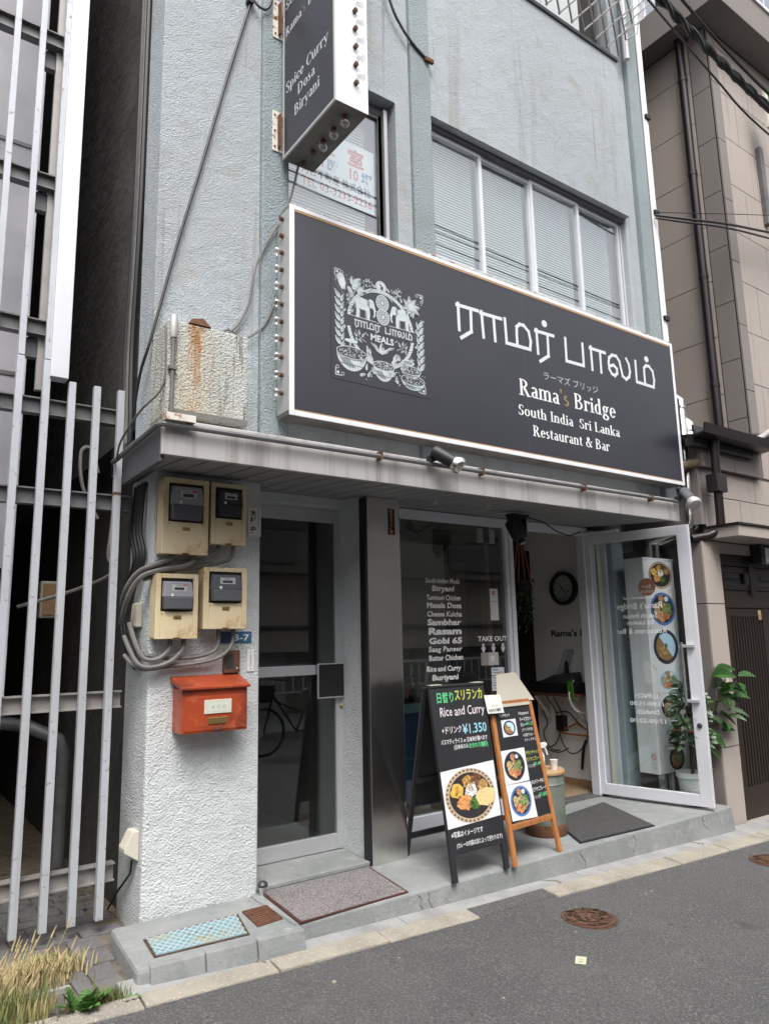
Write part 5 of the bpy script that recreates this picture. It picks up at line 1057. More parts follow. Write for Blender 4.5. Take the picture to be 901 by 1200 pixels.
T('(ライス付き)', .62, .24, .032, CHW, .28); T('+日替りカレー', .62, .29, .032, CHW, .32); T('マトン チキン', .64, .335, .032, CHW, .30)
T('チキンティッカ', .62, .455, .042, CHY, .34, bold=.015); T('ビリヤニプレート', .62, .515, .042, CHY, .36, bold=.015); T('ドリンク付', .62, .575, .036, CHW, .18); T('¥1.490', .78, .565, .044, CHG, .21, bold=.02)
T('タンドリーチキン', .64, .72, .042, CHW, .33, bold=.015); T('ビリヤニプレート', .64, .785, .042, CHW, .34, bold=.015); T('ドリンク付', .64, .85, .036, CHW, .16); T('¥1.600', .78, .84, .048, CHG, .20, bold=.02)
cv.build('chalk_writing', 'print_matte', bd)
cv = Canvas(cv.P(0, 0, .0012), cv.ux, cv.uz, cv.n)
def foto(u0, v0, u1, v1, st_, sd_, rot=0):
    x0, x1, y0, y1 = u0*w, u1*w, (1-v1)*h, (1-v0)*h; cv.poly([(x0+rot, y0), (x1+rot, y0-rot), (x1, y1), (x0, y1+rot*.5)], (.70, .72, .77)); dish(cv, (x0+x1)/2, (y0+y1)/2, (x1-x0)*.41, st_, sd_, (y1-y0)*.44)
foto(.14, .115, .50, .27, 'curry', 5); foto(.0, .385, .60, .68, 'black', 12); foto(.02, .69, .62, .985, 'blue', 14, .012)
cv.build('food_photos', 'print', bd)
# small card clipped between the boards
q = V3((2.035, -.40, 1.0875)); t = G().prism([(2.045, -.398, 1.135), (2.20, -.385, 1.130), (2.21, -.405, 1.015), (2.055, -.418, 1.020)], (0, -.003, 0)).build('rice_refill_card', 'white_plastic'); tag(t, 'small white card about free rice refills clipped between the two boards', 'card')
cv = Canvas((2.058, -.4215, 1.020), (1, .09, 0), (-.09, .2, .97), (0, -1, 0)); 
cv.text('ナン', .05, .068, .022, (.05, .05, .06), bold=.02); cv.text('ライス', .04, .040, .022, (.05, .05, .06), bold=.02); cv.text('おかわり無料', .008, .010, .022, (.05, .05, .06), width=.12, bold=.03); cv.build('lettering', parent=t)
t = G().prism([(2.60, .06, 1.02), (3.03, .10, 1.02), (2.88, .14, 1.235), (2.66, .12, 1.225)], (0, -.004, 0)).build('paper_sheet', 'cream_plastic'); tag(t, 'plain cream sheet standing behind the wood framed board', 'sheet')
# barrel
t = thing('galvanised_drum', 'grey green galvanised drum with wooden lid and rusty foot behind the boards', 'barrel', (2.80, -.17, .13))
G().lathe((2.80, -.17, .13), [(.140, 0), (.142, .02), (.142, .34), (.147, .345), (.142, .355), (.142, .41)], n=32).build('drum', 'galv', t, smooth=True)
G().lathe((2.80, -.17, .131), [(.1435, .0), (.147, .01), (.145, .075), (.1435, .08)], n=32).build('rusty_foot', 'rust', t, smooth=True)
G().lathe((2.80, -.17, .54), [(.150, 0), (.153, .006), (.153, .022), (.148, .028)], n=32).build('lid', 'wood_pale', t, smooth=True)
t = thing('spray_bottle', 'white trigger spray bottle standing on the wooden drum lid', 'bottle', (2.80, -.19, .568))
G().lathe((2.745, -.20, .568), [(.030, 0), (.032, .01), (.032, .10), (.014, .135), (.014, .15)], n=16).build('bottle', 'white_plastic', t, smooth=True)
G().prism([(2.73, -.21, .715), (2.79, -.21, .715), (2.82, -.21, .735), (2.81, -.21, .752), (2.72, -.21, .752)], (0, .02, 0)).build('trigger_head', 'white_plastic', t, bevel=.003); G().beam((2.795, -.20, .72), (2.82, -.20, .665), .012, .01).build('trigger', 'white_plastic', t)
t = G().lathe((2.84, -.24, .568), [(.022, 0), (.028, .062), (.030, .065)], n=16).build('white_cup', 'white_plastic', smooth=True); tag(t, 'small white cup beside the spray bottle on the drum', 'cup')
# ================================================================ PLANTS BY THE DOOR
def leafm(g, base, d, up, L, Wd, droop=.25, fold=.12):
    base = V3(base); d = V3(d).normalized(); s = d.cross(V3(up)).normalized(); u = s.cross(d); n = 6; rows = []
    for i in range(n+1):
        f = i/n; wd = Wd*math.sin(math.pi*min(1, f*.92+.06))**.8; c = base+d*L*f-u*0+Vector((0, 0, -1))*droop*L*f*f
        rows.append((c-s*wd/2+u*fold*wd, c, c+s*wd/2+u*fold*wd))
    vs = [p for r_ in rows for p in r_]; fs = []
    for i in range(n): a = i*3; fs += [(a, a+1, a+4, a+3), (a+1, a+2, a+5, a+4)]
    g.add(vs, fs)
rp = thing('rubber_plant', 'potted rubber plant with big glossy leaves right of the open door', 'plant', (4.42, -.30, .13))
G().lathe((4.42, -.30, .13), [(.085, 0), (.088, .01), (.112, .20), (.122, .205), (.122, .245), (.110, .245), (.104, .20)], n=28).build('pot', 'white_plastic', rp, smooth=True)
G().lathe((4.42, -.30, .325), [(.102, 0), (.06, .012), (.001, .014)], n=20).build('soil', 'soil', rp)
G().tube([(4.42, -.30, .33), (4.47, -.37, .6), (4.565, -.45, .85), (4.63, -.50, 1.0), (4.67, -.54, 1.12)], [.012, .011, .009, .007, .004], 8).build('stem', 'stem', rp, smooth=True)
G().tube([(4.42, -.30, .33), (4.46, -.36, .7), (4.52, -.44, 1.0), (4.58, -.50, 1.22)], [.011, .01, .008, .004], 8).build('stem', 'stem', rp, smooth=True)
LV = [((4.574, -0.501, 1.180), (.7, -.5, .35), .24, .11), ((4.552, -0.494, 1.150), (.2, -.8, .2), .24, .13), ((4.567, -0.484, 1.100), (.8, -.2, .0), .20, .11), ((4.640, -0.507, 1.020), (1, -.25, .15), .36, .10), ((4.627, -0.498, 0.980), (.9, -.5, -.1), .24, .09), ((4.639, -0.512, 1.000), (.2, -.5, .8), .22, .10), ((4.620, -0.507, 1.020), (-.3, -.6, .6), .20, .10), ((4.576, -0.453, 0.860), (.9, -.5, -.35), .26, .085), ((4.543, -0.434, 0.820), (.5, -.7, -.5), .22, .08), ((4.504, -0.393, 0.720), (.5, -.8, -.6), .24, .10), ((4.485, -0.372, 0.620), (.6, -.7, -.7), .22, .09), ((4.603, -0.478, 0.930), (-.2, -.9, .1), .22, .09), ((4.563, -0.483, 1.050), (-.6, -.6, .3), .20, .10), ((4.534, -0.452, 0.950), (-.8, -.4, .2), .22, .10), ((4.627, -0.488, 0.980), (.4, .6, .3), .20, .10), ((4.509, -0.406, 0.780), (-.6, .5, .2), .2, .09)]
LV += [((4.60+.02*k, -.50-.012*k, .70+.055*k), (math.cos(k*2.4), -.5*abs(math.sin(k*1.7))-.2, .25-.1*(k % 4)), .20, .085) for k in range(9)]
for b_, d_, L_, W_ in LV:
    g = G(); leafm(g, b_, d_, (-.35+.3*math.sin(L_*99), -.7, .75), L_*.78, W_*.80, .30, .30); g.build('leaf', 'leaf', rp, smooth=True)
dp = thing('small_dark_tree', 'small dark leaved tree in a pebble topped pot behind the glass door', 'plant', (4.38, -.36, .13))
G().lathe((4.385, -.40, .13), [(.09, 0), (.095, .02), (.105, .10), (.10, .105)], n=28).build('pot', 'wood_dark', dp, smooth=True)
G().lathe((4.385, -.40, .225), [(.10, 0), (.09, .018), (.05, .026), (.001, .028)], n=24).build('pebble_top', 'pebbles', dp, smooth=True)
G().tube([(4.385, -.40, .24), (4.38, -.39, .5), (4.385, -.38, .65), (4.37, -.37, 1.0)], [.009, .008, .007, .003], 8).build('trunk', 'stem', dp, smooth=True)
G().tube([(4.40, -.39, .24), (4.42, -.38, .5), (4.41, -.37, .9)], [.008, .007, .003], 8).build('trunk', 'stem', dp, smooth=True)
rr = random.Random(21); g = G()
for k in range(230):
    z = rr.uniform(.56, 1.10); q = .11*math.sin(min(1, (1.18-z)/.42)*math.pi*.55)+.015; a = rr.uniform(0, 6.283); p = (4.36+.75*q*math.cos(a), -.37+.75*q*math.sin(a), z)
    leafm(g, p, (math.cos(a), math.sin(a), rr.uniform(-.2, .7)), (-.5, -.7, .6), rr.uniform(.07, .11), rr.uniform(.035, .05), .3)
o = g.build('foliage', 'leaf_dark', dp, smooth=True); o['kind'] = 'stuff'
# ================================================================ INTERIOR THINGS
XW = 4.25
t = thing('wall_clock', 'round black rimmed wall clock with pale green face inside the doorway', 'clock', (4.23, .75, 1.80))
g = G(); c0 = (4.2499, .757, 1.955); g.lathe(c0, [(.155, 0), (.158, .01), (.155, .055), (.135, .058), (.130, .02)], axis=(-1, 0, 0), n=40)
g.build('rim', 'black', t, smooth=True)
g = G(); 
for k in range(24): a = 2*math.pi*k/24; g.sphere((4.215, .757+.158*math.cos(a), 1.955+.158*math.sin(a)), .011, 6, 4)
o = g.build('rim_studs', 'black', t); o['kind'] = 'stuff'
G().lathe((4.230, .757, 1.955), [(.136, 0), (.136, .003)], axis=(-1, 0, 0), n=36).build('face', 'clockface', t)
cv = Canvas((4.2265, .757, 1.955), (0, -1, 0), (0, 0, 1), (-1, 0, 0)); DK = (.02, .02, .02)
for k in range(12): a = k*math.pi/6; cv.line([(.105*math.cos(a), .105*math.sin(a)), (.125*math.cos(a), .125*math.sin(a))], .007, DK)
cv.line([(.02, -.045), (-.055, .035)], .008, DK); cv.line([(.03, -.06), (-.085, .085)], .005, DK)
for u in (-.05, .05): cv.disc(u, -.02, .018, .022, (.55, .58, .55), 10); cv.disc(u, -.025, .008, .012, DK, 6)
cv.rect(-.03, -.085, .03, -.08, (.2, .22, .2)); cv.build('dial_marks', parent=t)
cv = Canvas((4.2485, 0, 0), (0, -1, 0), (0, 0, 1), (-1, 0, 0)); cv.text("Rama's Bridge", -.975, 1.50, .085, DK, width=.66, bold=.03)
tag(cv.build('wall_lettering'), "black letters reading Rama's Bridge on the inner wall under the clock", 'lettering')
t = thing('wall_shelf', 'wooden shelf on white brackets inside the doorway', 'shelf', (4.13, .85, .95))
G().box(4.02, 4.248, .50, 1.19, .955, .98).build('board', 'wood_dark', t, bevel=.003)
for y in (.62, 1.03): g = G(); g.beam((4.04, y, .945), (4.24, y, .72), .02, .02); g.beam((4.24, y, .95), (4.24, y, .70), .02, .02); g.build('bracket', 'white_plastic', t)
t = thing('register', 'black cash register with a raised screen on the shelf', 'register', (4.12, .80, .98))
G().box(4.03, 4.235, .56, 1.13, .981, 1.075).build('drawer', 'black', t, bevel=.006)
G().hexa([(4.05, .60, 1.076), (4.23, .60, 1.076), (4.23, 1.0, 1.076), (4.05, 1.0, 1.076), (4.10, .62, 1.17), (4.23, .62, 1.17), (4.23, .85, 1.14), (4.10, .85, 1.14)]).build('printer', 'dark_plastic', t, bevel=.006)
G().prism([(4.08, .76, 1.16), (4.20, .76, 1.16), (4.20, .66, 1.375), (4.08, .66, 1.375)], (0, .012, .004)).build('screen', 'clear_plastic', t); G().beam((4.14, .70, 1.15), (4.14, .72, 1.30), .03, .02).build('screen_arm', 'black', t)
t = G().box(4.005, 4.018, .54, .60, .94, 1.10).build('yellow_note_pad', 'leaf_weed'); tag(t, 'small yellow green note pad hanging at the shelf front', 'note'); 
for i, pts in enumerate([[(4.10, .95, .95), (4.2, .93, .80), (4.2, .88, .66), (4.2, .95, .50), (4.2, 1.06, .44), (4.2, .92, .42), (4.2, .80, .47)], [(4.12, .88, .95), (4.22, .86, .74), (4.2, .90, .62), (4.2, .82, .45), (4.2, .70, .44), (4.2, .58, .56), (4.2, .56, .72)], [(4.2, .93, .78), (4.2, .78, .80), (4.2, .68, .72), (4.2, .58, .66)], [(4.2, 1.10, .80), (4.2, 1.04, .68), (4.2, 1.10, .58), (4.2, 1.02, .45), (4.2, .90, .44)], [(4.1, .60, 1.1), (4.0, .58, .98), (4.05, .56, .84), (4.2, .50, .80)]]):
    cable(('black cord hanging below the register shelf to the floor side', 'black cord looping right under the shelf', 'short black cord arching under the shelf', 'tangled black cord at the left under the shelf', 'pale cord draping over the shelf front')[i], pts, .006, 'cable_black' if i < 4 else 'white_plastic', 5, group='cords under the register shelf')
t = G().box(4.18, 4.248, .83, .92, .62, .76).build('power_adapter', 'black', bevel=.006); tag(t, 'black power adapter hanging in the cords under the shelf', 'adapter')
t = thing('coat_hanger', 'brown wooden coat hanger hooked under the shelf', 'hanger', (4.2, .7, .6))
G().tube([(4.2, .87, .60), (4.2, .86, .63), (4.2, .69, .70), (4.2, .50, .63), (4.2, .49, .60)], .010, 6).build('shoulder', 'wood_orange', t, smooth=True); G().beam((4.2, .87, .60), (4.2, .49, .60), .014, .016).build('bar', 'wood_orange', t); G().tube([(4.2, .69, .70), (4.2, .69, .74), (4.2, .67, .76)], .004, 5).build('hook', 'steel', t)
tag(G().tube([(4.22, .60, .56), (4.2, .62, .50), (4.2, .64, .40), (4.2, .655, .30)], .014, 6).build('black_strap', 'black', smooth=True), 'short black strap hanging on the inner wall near the door jamb', 'strap')
t = thing('hanging_planter', 'dark trailing plant in an orange macrame hanger just inside the doorway', 'plant', (3.62, .72, 1.6))
for k in range(4):
    a = k*math.pi/2+.4; G().tube([(3.62, .72, 2.56), (3.62+.05*math.cos(a), .72+.05*math.sin(a), 2.2), (3.62+.085*math.cos(a), .72+.085*math.sin(a), 2.0), (3.62, .72, 1.86)], .006, 5).build('cord', 'wood_orange', t)
G().lathe((3.62, .72, 1.90), [(.05, 0), (.075, .03), (.08, .11), (.075, .11)], n=18).build('pot', 'black', t, smooth=True)
rr = random.Random(6); g = G()
for k in range(34):
    a = rr.uniform(0, 6.28); q = rr.uniform(.05, .11); x0, y0 = 3.62+q*math.cos(a), .72+q*math.sin(a); L_ = rr.uniform(.12, .52); n_ = int(L_/.035)
    for j in range(n_): leafm(g, (x0+rr.uniform(-.012, .012), y0+rr.uniform(-.012, .012), 2.02-j*.035), (rr.uniform(-1, 1), rr.uniform(-1, 1), -.6), (0, 0, 1), .035, .018)
o = g.build('trailing_leaves', 'leaf_dark', t); o['kind'] = 'stuff'
POST = 3.165
t = thing('interior_post', 'dark reddish brown post behind the shop window', 'post', (3.27, .75, .146)); G().box(POST, POST+.055, .72, .78, .146, 2.60).build('shaft', 'wood_dark', t)
G().box(POST-.07, POST-.01, .715, .74, 2.33, 2.46).build('white_fitting', 'white_plastic', t); G().box(POST+.065, POST+.13, .715, .74, 2.33, 2.46).build('white_fitting', 'white_plastic', t)
t = thing('counter', 'blue fronted shop counter seen low through the window', 'counter', (2.5, 1.3, .146))
G().box(1.9, 3.3, 1.0, 1.5, .93, .975).build('worktop', 'wood_dark', t); G().box(1.92, 3.28, 1.02, 1.5, .146, .93).build('front', 'blue_panel', t); G().box(1.9, 3.0, .98, 1.0, .90, .975).build('edge', 'cover_blue', t)
t = thing('glass_shelf', 'dim glass shelf unit on the counter behind the window', 'shelf', (2.4, 1.2, .98))
for z in (1.19, 1.30): G().box(1.9, 2.75, 1.05, 1.25, z, z+.010).build('glass_board', 'cover_blue', t)
for x in (1.92, 2.73): G().box(x-.01, x+.01, 1.24, 1.26, .976, 1.31).build('upright', 'steel', t)
rr = random.Random(17)
for k in range(9):
    x = 1.98+k*.13; r_ = rr.uniform(.025, .045); h_ = rr.uniform(.06, .14); m_ = rr.choice(['galv', 'wood_orange', 'white_plastic', 'dark_plastic', 'brass'])
    o = G().lathe((x, 1.12, .976), [(r_*.8, 0), (r_, h_*.3), (r_*.9, h_*.8), (r_*.5, h_)], n=12).build('jar', m_, smooth=True)
    tag(o, 'small jar or bowl on the counter behind the shop window', 'jar', 'jars along the counter')
t = thing('chandelier', 'black candle style ceiling lamp at the window top left', 'lamp', (2.44, .85, 2.4))
G().tube([(2.44, .85, 2.6), (2.44, .85, 2.45)], .01, 6).build('rod', 'black', t); G().sphere((2.44, .85, 2.44), .035, 10, 6).build('hub', 'black', t)
for k in range(5):
    a = k*1.2566+.2; e = (2.44+.20*math.cos(a), .85+.20*math.sin(a), 2.44); am = G().tube([(2.44, .85, 2.43), (2.44+.1*math.cos(a), .85+.1*math.sin(a), 2.40), e], .008, 6).build('arm', 'black', t)
    G().lathe(e, [(.018, -.01), (.014, .0), (.014, .06), (.004, .085)], n=8).build('candle', 'wood_pale', am)
# papers and lettering on the window
cv = Canvas((0, .3615, 0), (1, 0, 0), (0, 0, 1), (0, -1, 0))
for (s_, x_, z_, h__, w_, b_) in (('South Indian Meals', 2.20, 1.925, .055, .345, .0), ('Biryani', 2.26, 1.865, .058, .225, .01), ('Tandoori Chicken', 2.205, 1.795, .055, .345, .0), ('Masala Dosa', 2.205, 1.735, .058, .35, .01), ('Cheese Kulcha', 2.205, 1.67, .055, .35, .0), ('Sambhar', 2.205, 1.605, .062, .34, .02), ('Rasam', 2.21, 1.535, .070, .335, .025), ('Gobi 65', 2.215, 1.465, .062, .33, .02), ('Saag Paneer', 2.21, 1.405, .055, .335, .0), ('Butter Chicken', 2.21, 1.34, .055, .34, .01), ('Rice and Curry', 2.185, 1.26, .055, .34, .01), ('Buriyani', 2.235, 1.195, .055, .26, .015)):
    cv.text(s_, x_, z_, h__, (.95, .95, .95), width=w_, bold=b_+.022, shear=.08)
tag(cv.build('window_lettering'), 'white handwritten list of twelve dishes on the shop window', 'lettering')
cv = Canvas((0, .3615, 0), (1, 0, 0), (0, 0, 1), (0, -1, 0))
cv.text('TAKE OUT', 2.715, 1.475, .055, (.92, .92, .93), width=.32, bold=.02)
for x_ in (2.77, 2.88, 2.985): cv.rect(x_-.012, 1.42, x_+.012, 1.455, (.62, .60, .68)); cv.poly([(x_-.026, 1.425), (x_, 1.375), (x_+.026, 1.425)], (.62, .60, .68))
tag(cv.build('window_lettering'), 'white TAKE OUT letters with three down arrows on the shop window', 'lettering')
for (x0, x1, z0, z1, lb) in ((2.865, 2.955, 1.64, 1.895, 'tall white card with a small red mark on the window near the white mullion'), (2.845, 2.985, 1.205, 1.265, 'topmost small white notice low on the window beside the mullion'), (2.845, 2.985, 1.150, 1.200, 'second small white notice low on the window, under the topmost'), (2.845, 2.985, 1.085, 1.145, 'lowest of the small white notices on the window beside the mullion')):
    cv = Canvas((x0, .3612, z0), (1, 0, 0), (0, 0, 1), (0, -1, 0)); w, h = x1-x0, z1-z0; cv.rect(0, 0, w, h, (.66, .67, .69))
    if h > .2: cv.rect(w*.3, h*.80, w*.6, h*.93, (.6, .05, .06)); cv.rect(w*.1, h*.58, w*.9, h*.60, (.3, .3, .3))
    else: cv.rect(w*.08, h*.62, w*.5, h*.80, (.05, .30, .5)); cv.rect(w*.08, h*.3, w*.9, h*.4, (.25, .25, .28)); cv.rect(w*.3, h*.1, w*.6, h*.2, (.6, .1, .1))
    tag(cv.build('window_notice'), lb, 'notice')
cv = Canvas((2.74, .3612, 1.285), (1, 0, 0), (0, 0, 1), (0, -1, 0)); cv.rect(0, 0, .08, .10, (.30, .28, .26)); cv.rect(.08, .0, .19, .10, (.48, .48, .47)); cv.text('図', .10, .03, .05, (.8, .8, .8), bold=.02); tag(cv.build('window_notice'), 'grey two part notice under the TAKE OUT arrows on the window', 'notice')
# ================================================================ GRANITE NEIGHBOUR
N = thing('granite_building', 'pinkish brown granite clad building on the right with dark slatted entrance door', 'building', (6.5, 1, -.1))
def panels(x0, x1, z0, z1, y, dx, dz, m, th=.012, gap=.008, axis='x', off=0, zoff=0):
    z = z0
    zs = [z0]; zz = math.ceil((z0-zoff)/dz+1e-6)*dz+zoff
    while zz < z1-.05:
        if zz > z0+.05: zs.append(zz)
        zz += dz
    zs.append(z1); rowi = 0
    for za, zb in zip(zs[:-1], zs[1:]):
        xs_ = [x0]; xx = x0+(dx*.5 if (rowi % 2 and off) else dx)
        while xx < x1-.05: xs_.append(xx); xx += dx
        xs_.append(x1); rowi += 1
        for xa, xb in zip(xs_[:-1], xs_[1:]):
            if axis == 'x': G().box(xa+gap/2, xb-gap/2, y-th, y, za+gap/2, zb-gap/2).build('stone_panel', m, N)
            else: G().box(y-th, y, xa+gap/2, xb-gap/2, za+gap/2, zb-gap/2).build('stone_panel', m, N)
ZO = 4.10-.60*4
G().box(5.712, 12, -.436, 6, 3.0, 8.10).build('core', 'joint', N)
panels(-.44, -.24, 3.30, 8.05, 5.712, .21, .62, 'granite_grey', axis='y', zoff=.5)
panels(-.232, 3.0, 3.30, 8.05, 5.712, .95, .62, 'granite', axis='y', zoff=.18)
panels(5.70, 5.86, 3.22, 8.05, -.452, .3, .70, 'granite_grey', zoff=.38, th=.016)
panels(5.865, 9.5, 2.99, 8.05, -.436, .62, .56, 'granite', zoff=.06, off=1)
G().box(4.80, 12, -.44, .35, 2.30, 3.19).build('core', 'joint', N)
panels(4.76, 9.5, 2.42, 2.965, -.44, .60, .29, 'granite', off=1, zoff=.11)
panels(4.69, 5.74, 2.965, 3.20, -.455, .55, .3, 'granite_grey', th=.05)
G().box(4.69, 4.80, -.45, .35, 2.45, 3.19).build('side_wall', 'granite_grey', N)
G().box(4.612, 4.87, -.468, -.255, -.3, 2.305).build('core', 'joint', N); G().box(4.87, 4.90, -.37, .9, -.3, 2.305).build('core', 'granite_grey', N)
panels(4.60, 4.875, -.25, 2.30, -.468, .3, 1.19, 'granite', zoff=-.63)
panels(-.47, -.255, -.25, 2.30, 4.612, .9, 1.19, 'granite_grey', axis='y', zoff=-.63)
G().box(4.72, 9.5, -.76, -.442, 2.31, 2.405).build('entrance_canopy', 'granite', N, bevel=.004)
G().box(4.70, 9.5, -.775, -.442, 2.407, 2.425).build('canopy_flashing', 'brown_metal', N)
# roof strip and gutter
G().hexa([(4.55, -.56, 3.20), (5.69, -.56, 3.20), (5.69, .4, 3.24), (4.55, .4, 3.24), (4.55, -.56, 3.23), (5.69, -.56, 3.23), (5.69, .4, 3.36), (4.55, .4, 3.36)]).build('lean_to_roof', 'brown_metal', N)
gt = G().prism([(4.47, -.70, 3.285), (4.47, -.685, 3.20), (4.47, -.585, 3.19), (4.47, -.565, 3.29), (4.47, -.58, 3.29), (4.47, -.60, 3.205), (4.47, -.675, 3.215), (4.47, -.685, 3.285)], (1.18, 0, 0)).build('gutter', 'brown_metal', N)
G().box(5.645, 5.655, -.69, -.57, 3.20, 3.285).build('end_cap', 'brown_metal', gt); G().box(4.5, 5.5, -.56, -.48, 3.12, 3.195).build('soffit_board', 'black', N)
pp = G().tube([(4.775, -.60, 3.20), (4.775, -.585, 3.1), (4.775, -.575, 2.45), (4.77, -.56, 2.38), (4.68, -.50, 2.335), (4.55, -.42, 2.31)], .038, 12).build('downpipe', 'brown_metal', N, smooth=True)
G().box(4.70, 4.86, -.625, -.52, 2.72, 2.88).build('junction', 'brown_metal', pp, bevel=.004)
pp = G().tube([(5.60, -.12, 8.35), (5.60, -.12, 8.20), (5.655, -.17, 8.05), (5.655, -.17, 3.52), (5.655, -.17, 3.42)], .045, 14).build('downpipe', 'brown_metal', N, smooth=True)
for z in (4.0, 5.2, 6.4, 7.55): G().lathe((5.655, -.17, z), [(.050, -.02), (.050, .02)], n=14).build('collar', 'brown_metal', pp)
G().prism([(5.50, -.28, 8.32), (5.70, -.28, 8.32), (5.70, -.02, 8.32), (5.50, -.02, 8.32)], (0, 0, .32)).build('hopper', 'black', pp, bevel=.02)
G().tube([(5.655, -.17, 3.44), (5.70, -.35, 3.40), (5.76, -.55, 3.36)], .04, 10).build('downpipe', 'brown_metal', N, smooth=True); G().tube([(5.30, -.48, 3.34), (5.78, -.56, 3.37)], .035, 10).build('roof_pipe', 'brown_metal', N, smooth=True); G().tube([(5.50, -.62, 3.30), (5.78, -.60, 3.42)], .03, 10).build('roof_pipe', 'fascia', N, smooth=True)
# cornice
G().box(5.44, 12, -.74, -.45, 8.06, 8.46).build('cornice', 'granite_grey', N, bevel=.006); G().box(5.44, 5.70, -.449, 4, 8.06, 8.46).build('cornice', 'granite_grey', N, bevel=.006)
G().box(5.42, 12, -.76, -.60, 8.462, 8.50).build('coping', 'sign_white', N)
# entrance
G().box(4.88, 9.5, -.37, -.36, -.3, 2.30).build('core', 'black', N); G().box(4.88, 9.5, -.44, -.371, 2.205, 2.308).build('head_panel', 'granite', N)
def nb(n_, m_, *b): return G().box(*b).build(n_, m_, N, bevel=.003)
nb('door_frame', 'brown_metal', 4.90, 4.965, -.43, -.371, -.16, 2.20); nb('door_frame', 'brown_metal', 4.967, 7.5, -.43, -.371, 2.10, 2.20); nb('transom_bar', 'brown_metal', 4.967, 7.5, -.425, -.371, 1.88, 1.935)
nb('transom_rail', 'door_brown', 4.967, 7.5, -.415, -.371, 1.72, 1.875); nb('transom_post', 'brown_metal', 5.42, 5.50, -.44, -.426, 1.84, 2.10); nb('transom_glass', 'glass_dark', 4.967, 7.5, -.39, -.385, 1.936, 2.095)
nb('transom_rail', 'door_brown', 4.967, 7.5, -.412, -.371, 2.04, 2.095)
ds = nb('door_leaf', 'door_brown', 4.967, 5.05, -.41, -.371, -.10, 1.715); nb('door_leaf', 'door_brown', 5.62, 5.75, -.41, -.371, -.10, 1.715); nb('kick_panel', 'door_brown', 5.052, 5.618, -.405, -.371, -.10, .18); nb('door_rail', 'door_brown', 5.052, 5.618, -.405, -.371, 1.64, 1.715)
s0 = None
for k in range(12):
    x = 5.062+k*.047
    if s0 is None: s0 = G().box(x, x+.024, -.404, -.372, .182, 1.638).build('slat', 'door_brown', N); 
    else: c = s0.copy(); COL.objects.link(c); c.location = s0.location+Vector((k*.047, 0, 0)); ORG[c.name] = ORG[N.name]
nb('door_leaf', 'door_brown', 5.752, 7.5, -.395, -.371, -.10, 1.715); nb('yellow_tag', 'wood_pale', 5.55, 5.60, -.415, -.406, 1.61, 1.70); nb('door_track', 'alu', 4.967, 7.5, -.44, -.371, -.16, -.105)
G().hexa([(4.88, -.62, zg(4.9)-.1), (8, -.62, zg(8)-.1), (8, -.36, zg(8)-.1), (4.88, -.36, zg(4.9)-.1), (4.88, -.60, zg(4.9)+.02), (8, -.60, zg(8)+.02), (8, -.36, zg(8)+.04), (4.88, -.36, -.09+.01)]).build('door_step', 'kerb', N, bevel=.004)
t = thing('entrance_light', 'white boxy entrance light above the dark slatted door', 'lamp', (5.85, -.47, 2.13)); G().box(5.47, 5.55, -.54, -.431, 2.13, 2.30).build('end_cap', 'black', t); G().box(5.552, 6.5, -.535, -.431, 2.14, 2.28).build('diffuser', 'box_white', t, bevel=.006)
t = thing('doorbell', 'cream doorbell button on the granite pier behind the rubber plant', 'doorbell', (4.76, -.49, 1.0)); G().box(4.735, 4.79, -.495, -.481, 1.0, 1.13).build('plate', 'cream_plastic', t, bevel=.003); G().box(4.752, 4.776, -.503, -.4955, 1.04, 1.085).build('button', 'rail_metal', t)
t = thing('green_sign', 'green projecting sign with yellow edge cut off at the right top', 'sign', (6.5, -.7, 6.9)); G().box(6.42, 6.62, -.70, -.67, 6.95, 7.42).build('panel', 'sign_green', t); G().box(6.36, 6.418, -.70, -.67, 6.95, 7.42).build('edge', 'cream_plastic', t)
nb('window_jamb', 'rail_metal', 6.52, 6.60, -.50, -.452, 5.95, 6.9)
# distant building
Dn = thing('distant_building', 'pale grey panelled building behind the granite one at the top right', 'building', (14, 6, 0))
G().box(7.8, 26, 3.0, 9, 7.0, 24).build('wall', 'panel_left', Dn)
for i in range(8):
    for j in range(5):
        x0 = 8.0+i*2.2; z0 = 8.0+j*3.1; w_ = G().box(x0, x0+1.7, 2.95, 2.998, z0+1.2, z0+2.9).build('window', 'alu_white', Dn)
        for k in (0, 1): G().box(x0+.06+k*.82, x0+.80+k*.82, 2.94, 2.949, z0+1.26, z0+2.84).build('pane', 'glass_dark', w_)
        G().box(x0+.02, x0+1.68, 2.96, 2.999, z0+.05, z0+1.1).build('wall_panel', 'box_white', Dn)
# ================================================================ LEFT: screen fence, neighbour, alley
t = thing('screen_fence', 'tall screen of pale vertical bars on dark horizontal rails across the alley', 'fence', (-.6, .2, .1))
YB = .17
for k in range(7):
    xc = -.158-.133*k; b_ = (.0185)
    if k < 3: G().box(xc-b_, xc+b_, YB-.02, YB+.02, .125+.0*k, 2.95-.0*k).build('bar', 'bar_paint', t, bevel=.002)
    else:
        zt = 3.05; G().box(xc-b_, xc+b_, YB-.02, YB+.02, .125, zt).build('bar', 'bar_paint', t, bevel=.002); G().box(xc-b_+.002, xc+b_-.002, YB-.018, YB+.018, zt+.006, 9).build('bar', 'bar_paint', t, bevel=.002)
G().box(-.545, -.452, .13, .22, 2.955, 9).build('wide_post', 'alu_white', t, bevel=.003); G().box(-.600, -.560, .235, .27, 2.9, 9).build('inner_post', 'rail_light', t)
G().box(-.158-.0195, -.158+.0195, YB-.021, YB+.021, 2.335, 2.352).build('rust_spot', 'rust', t)
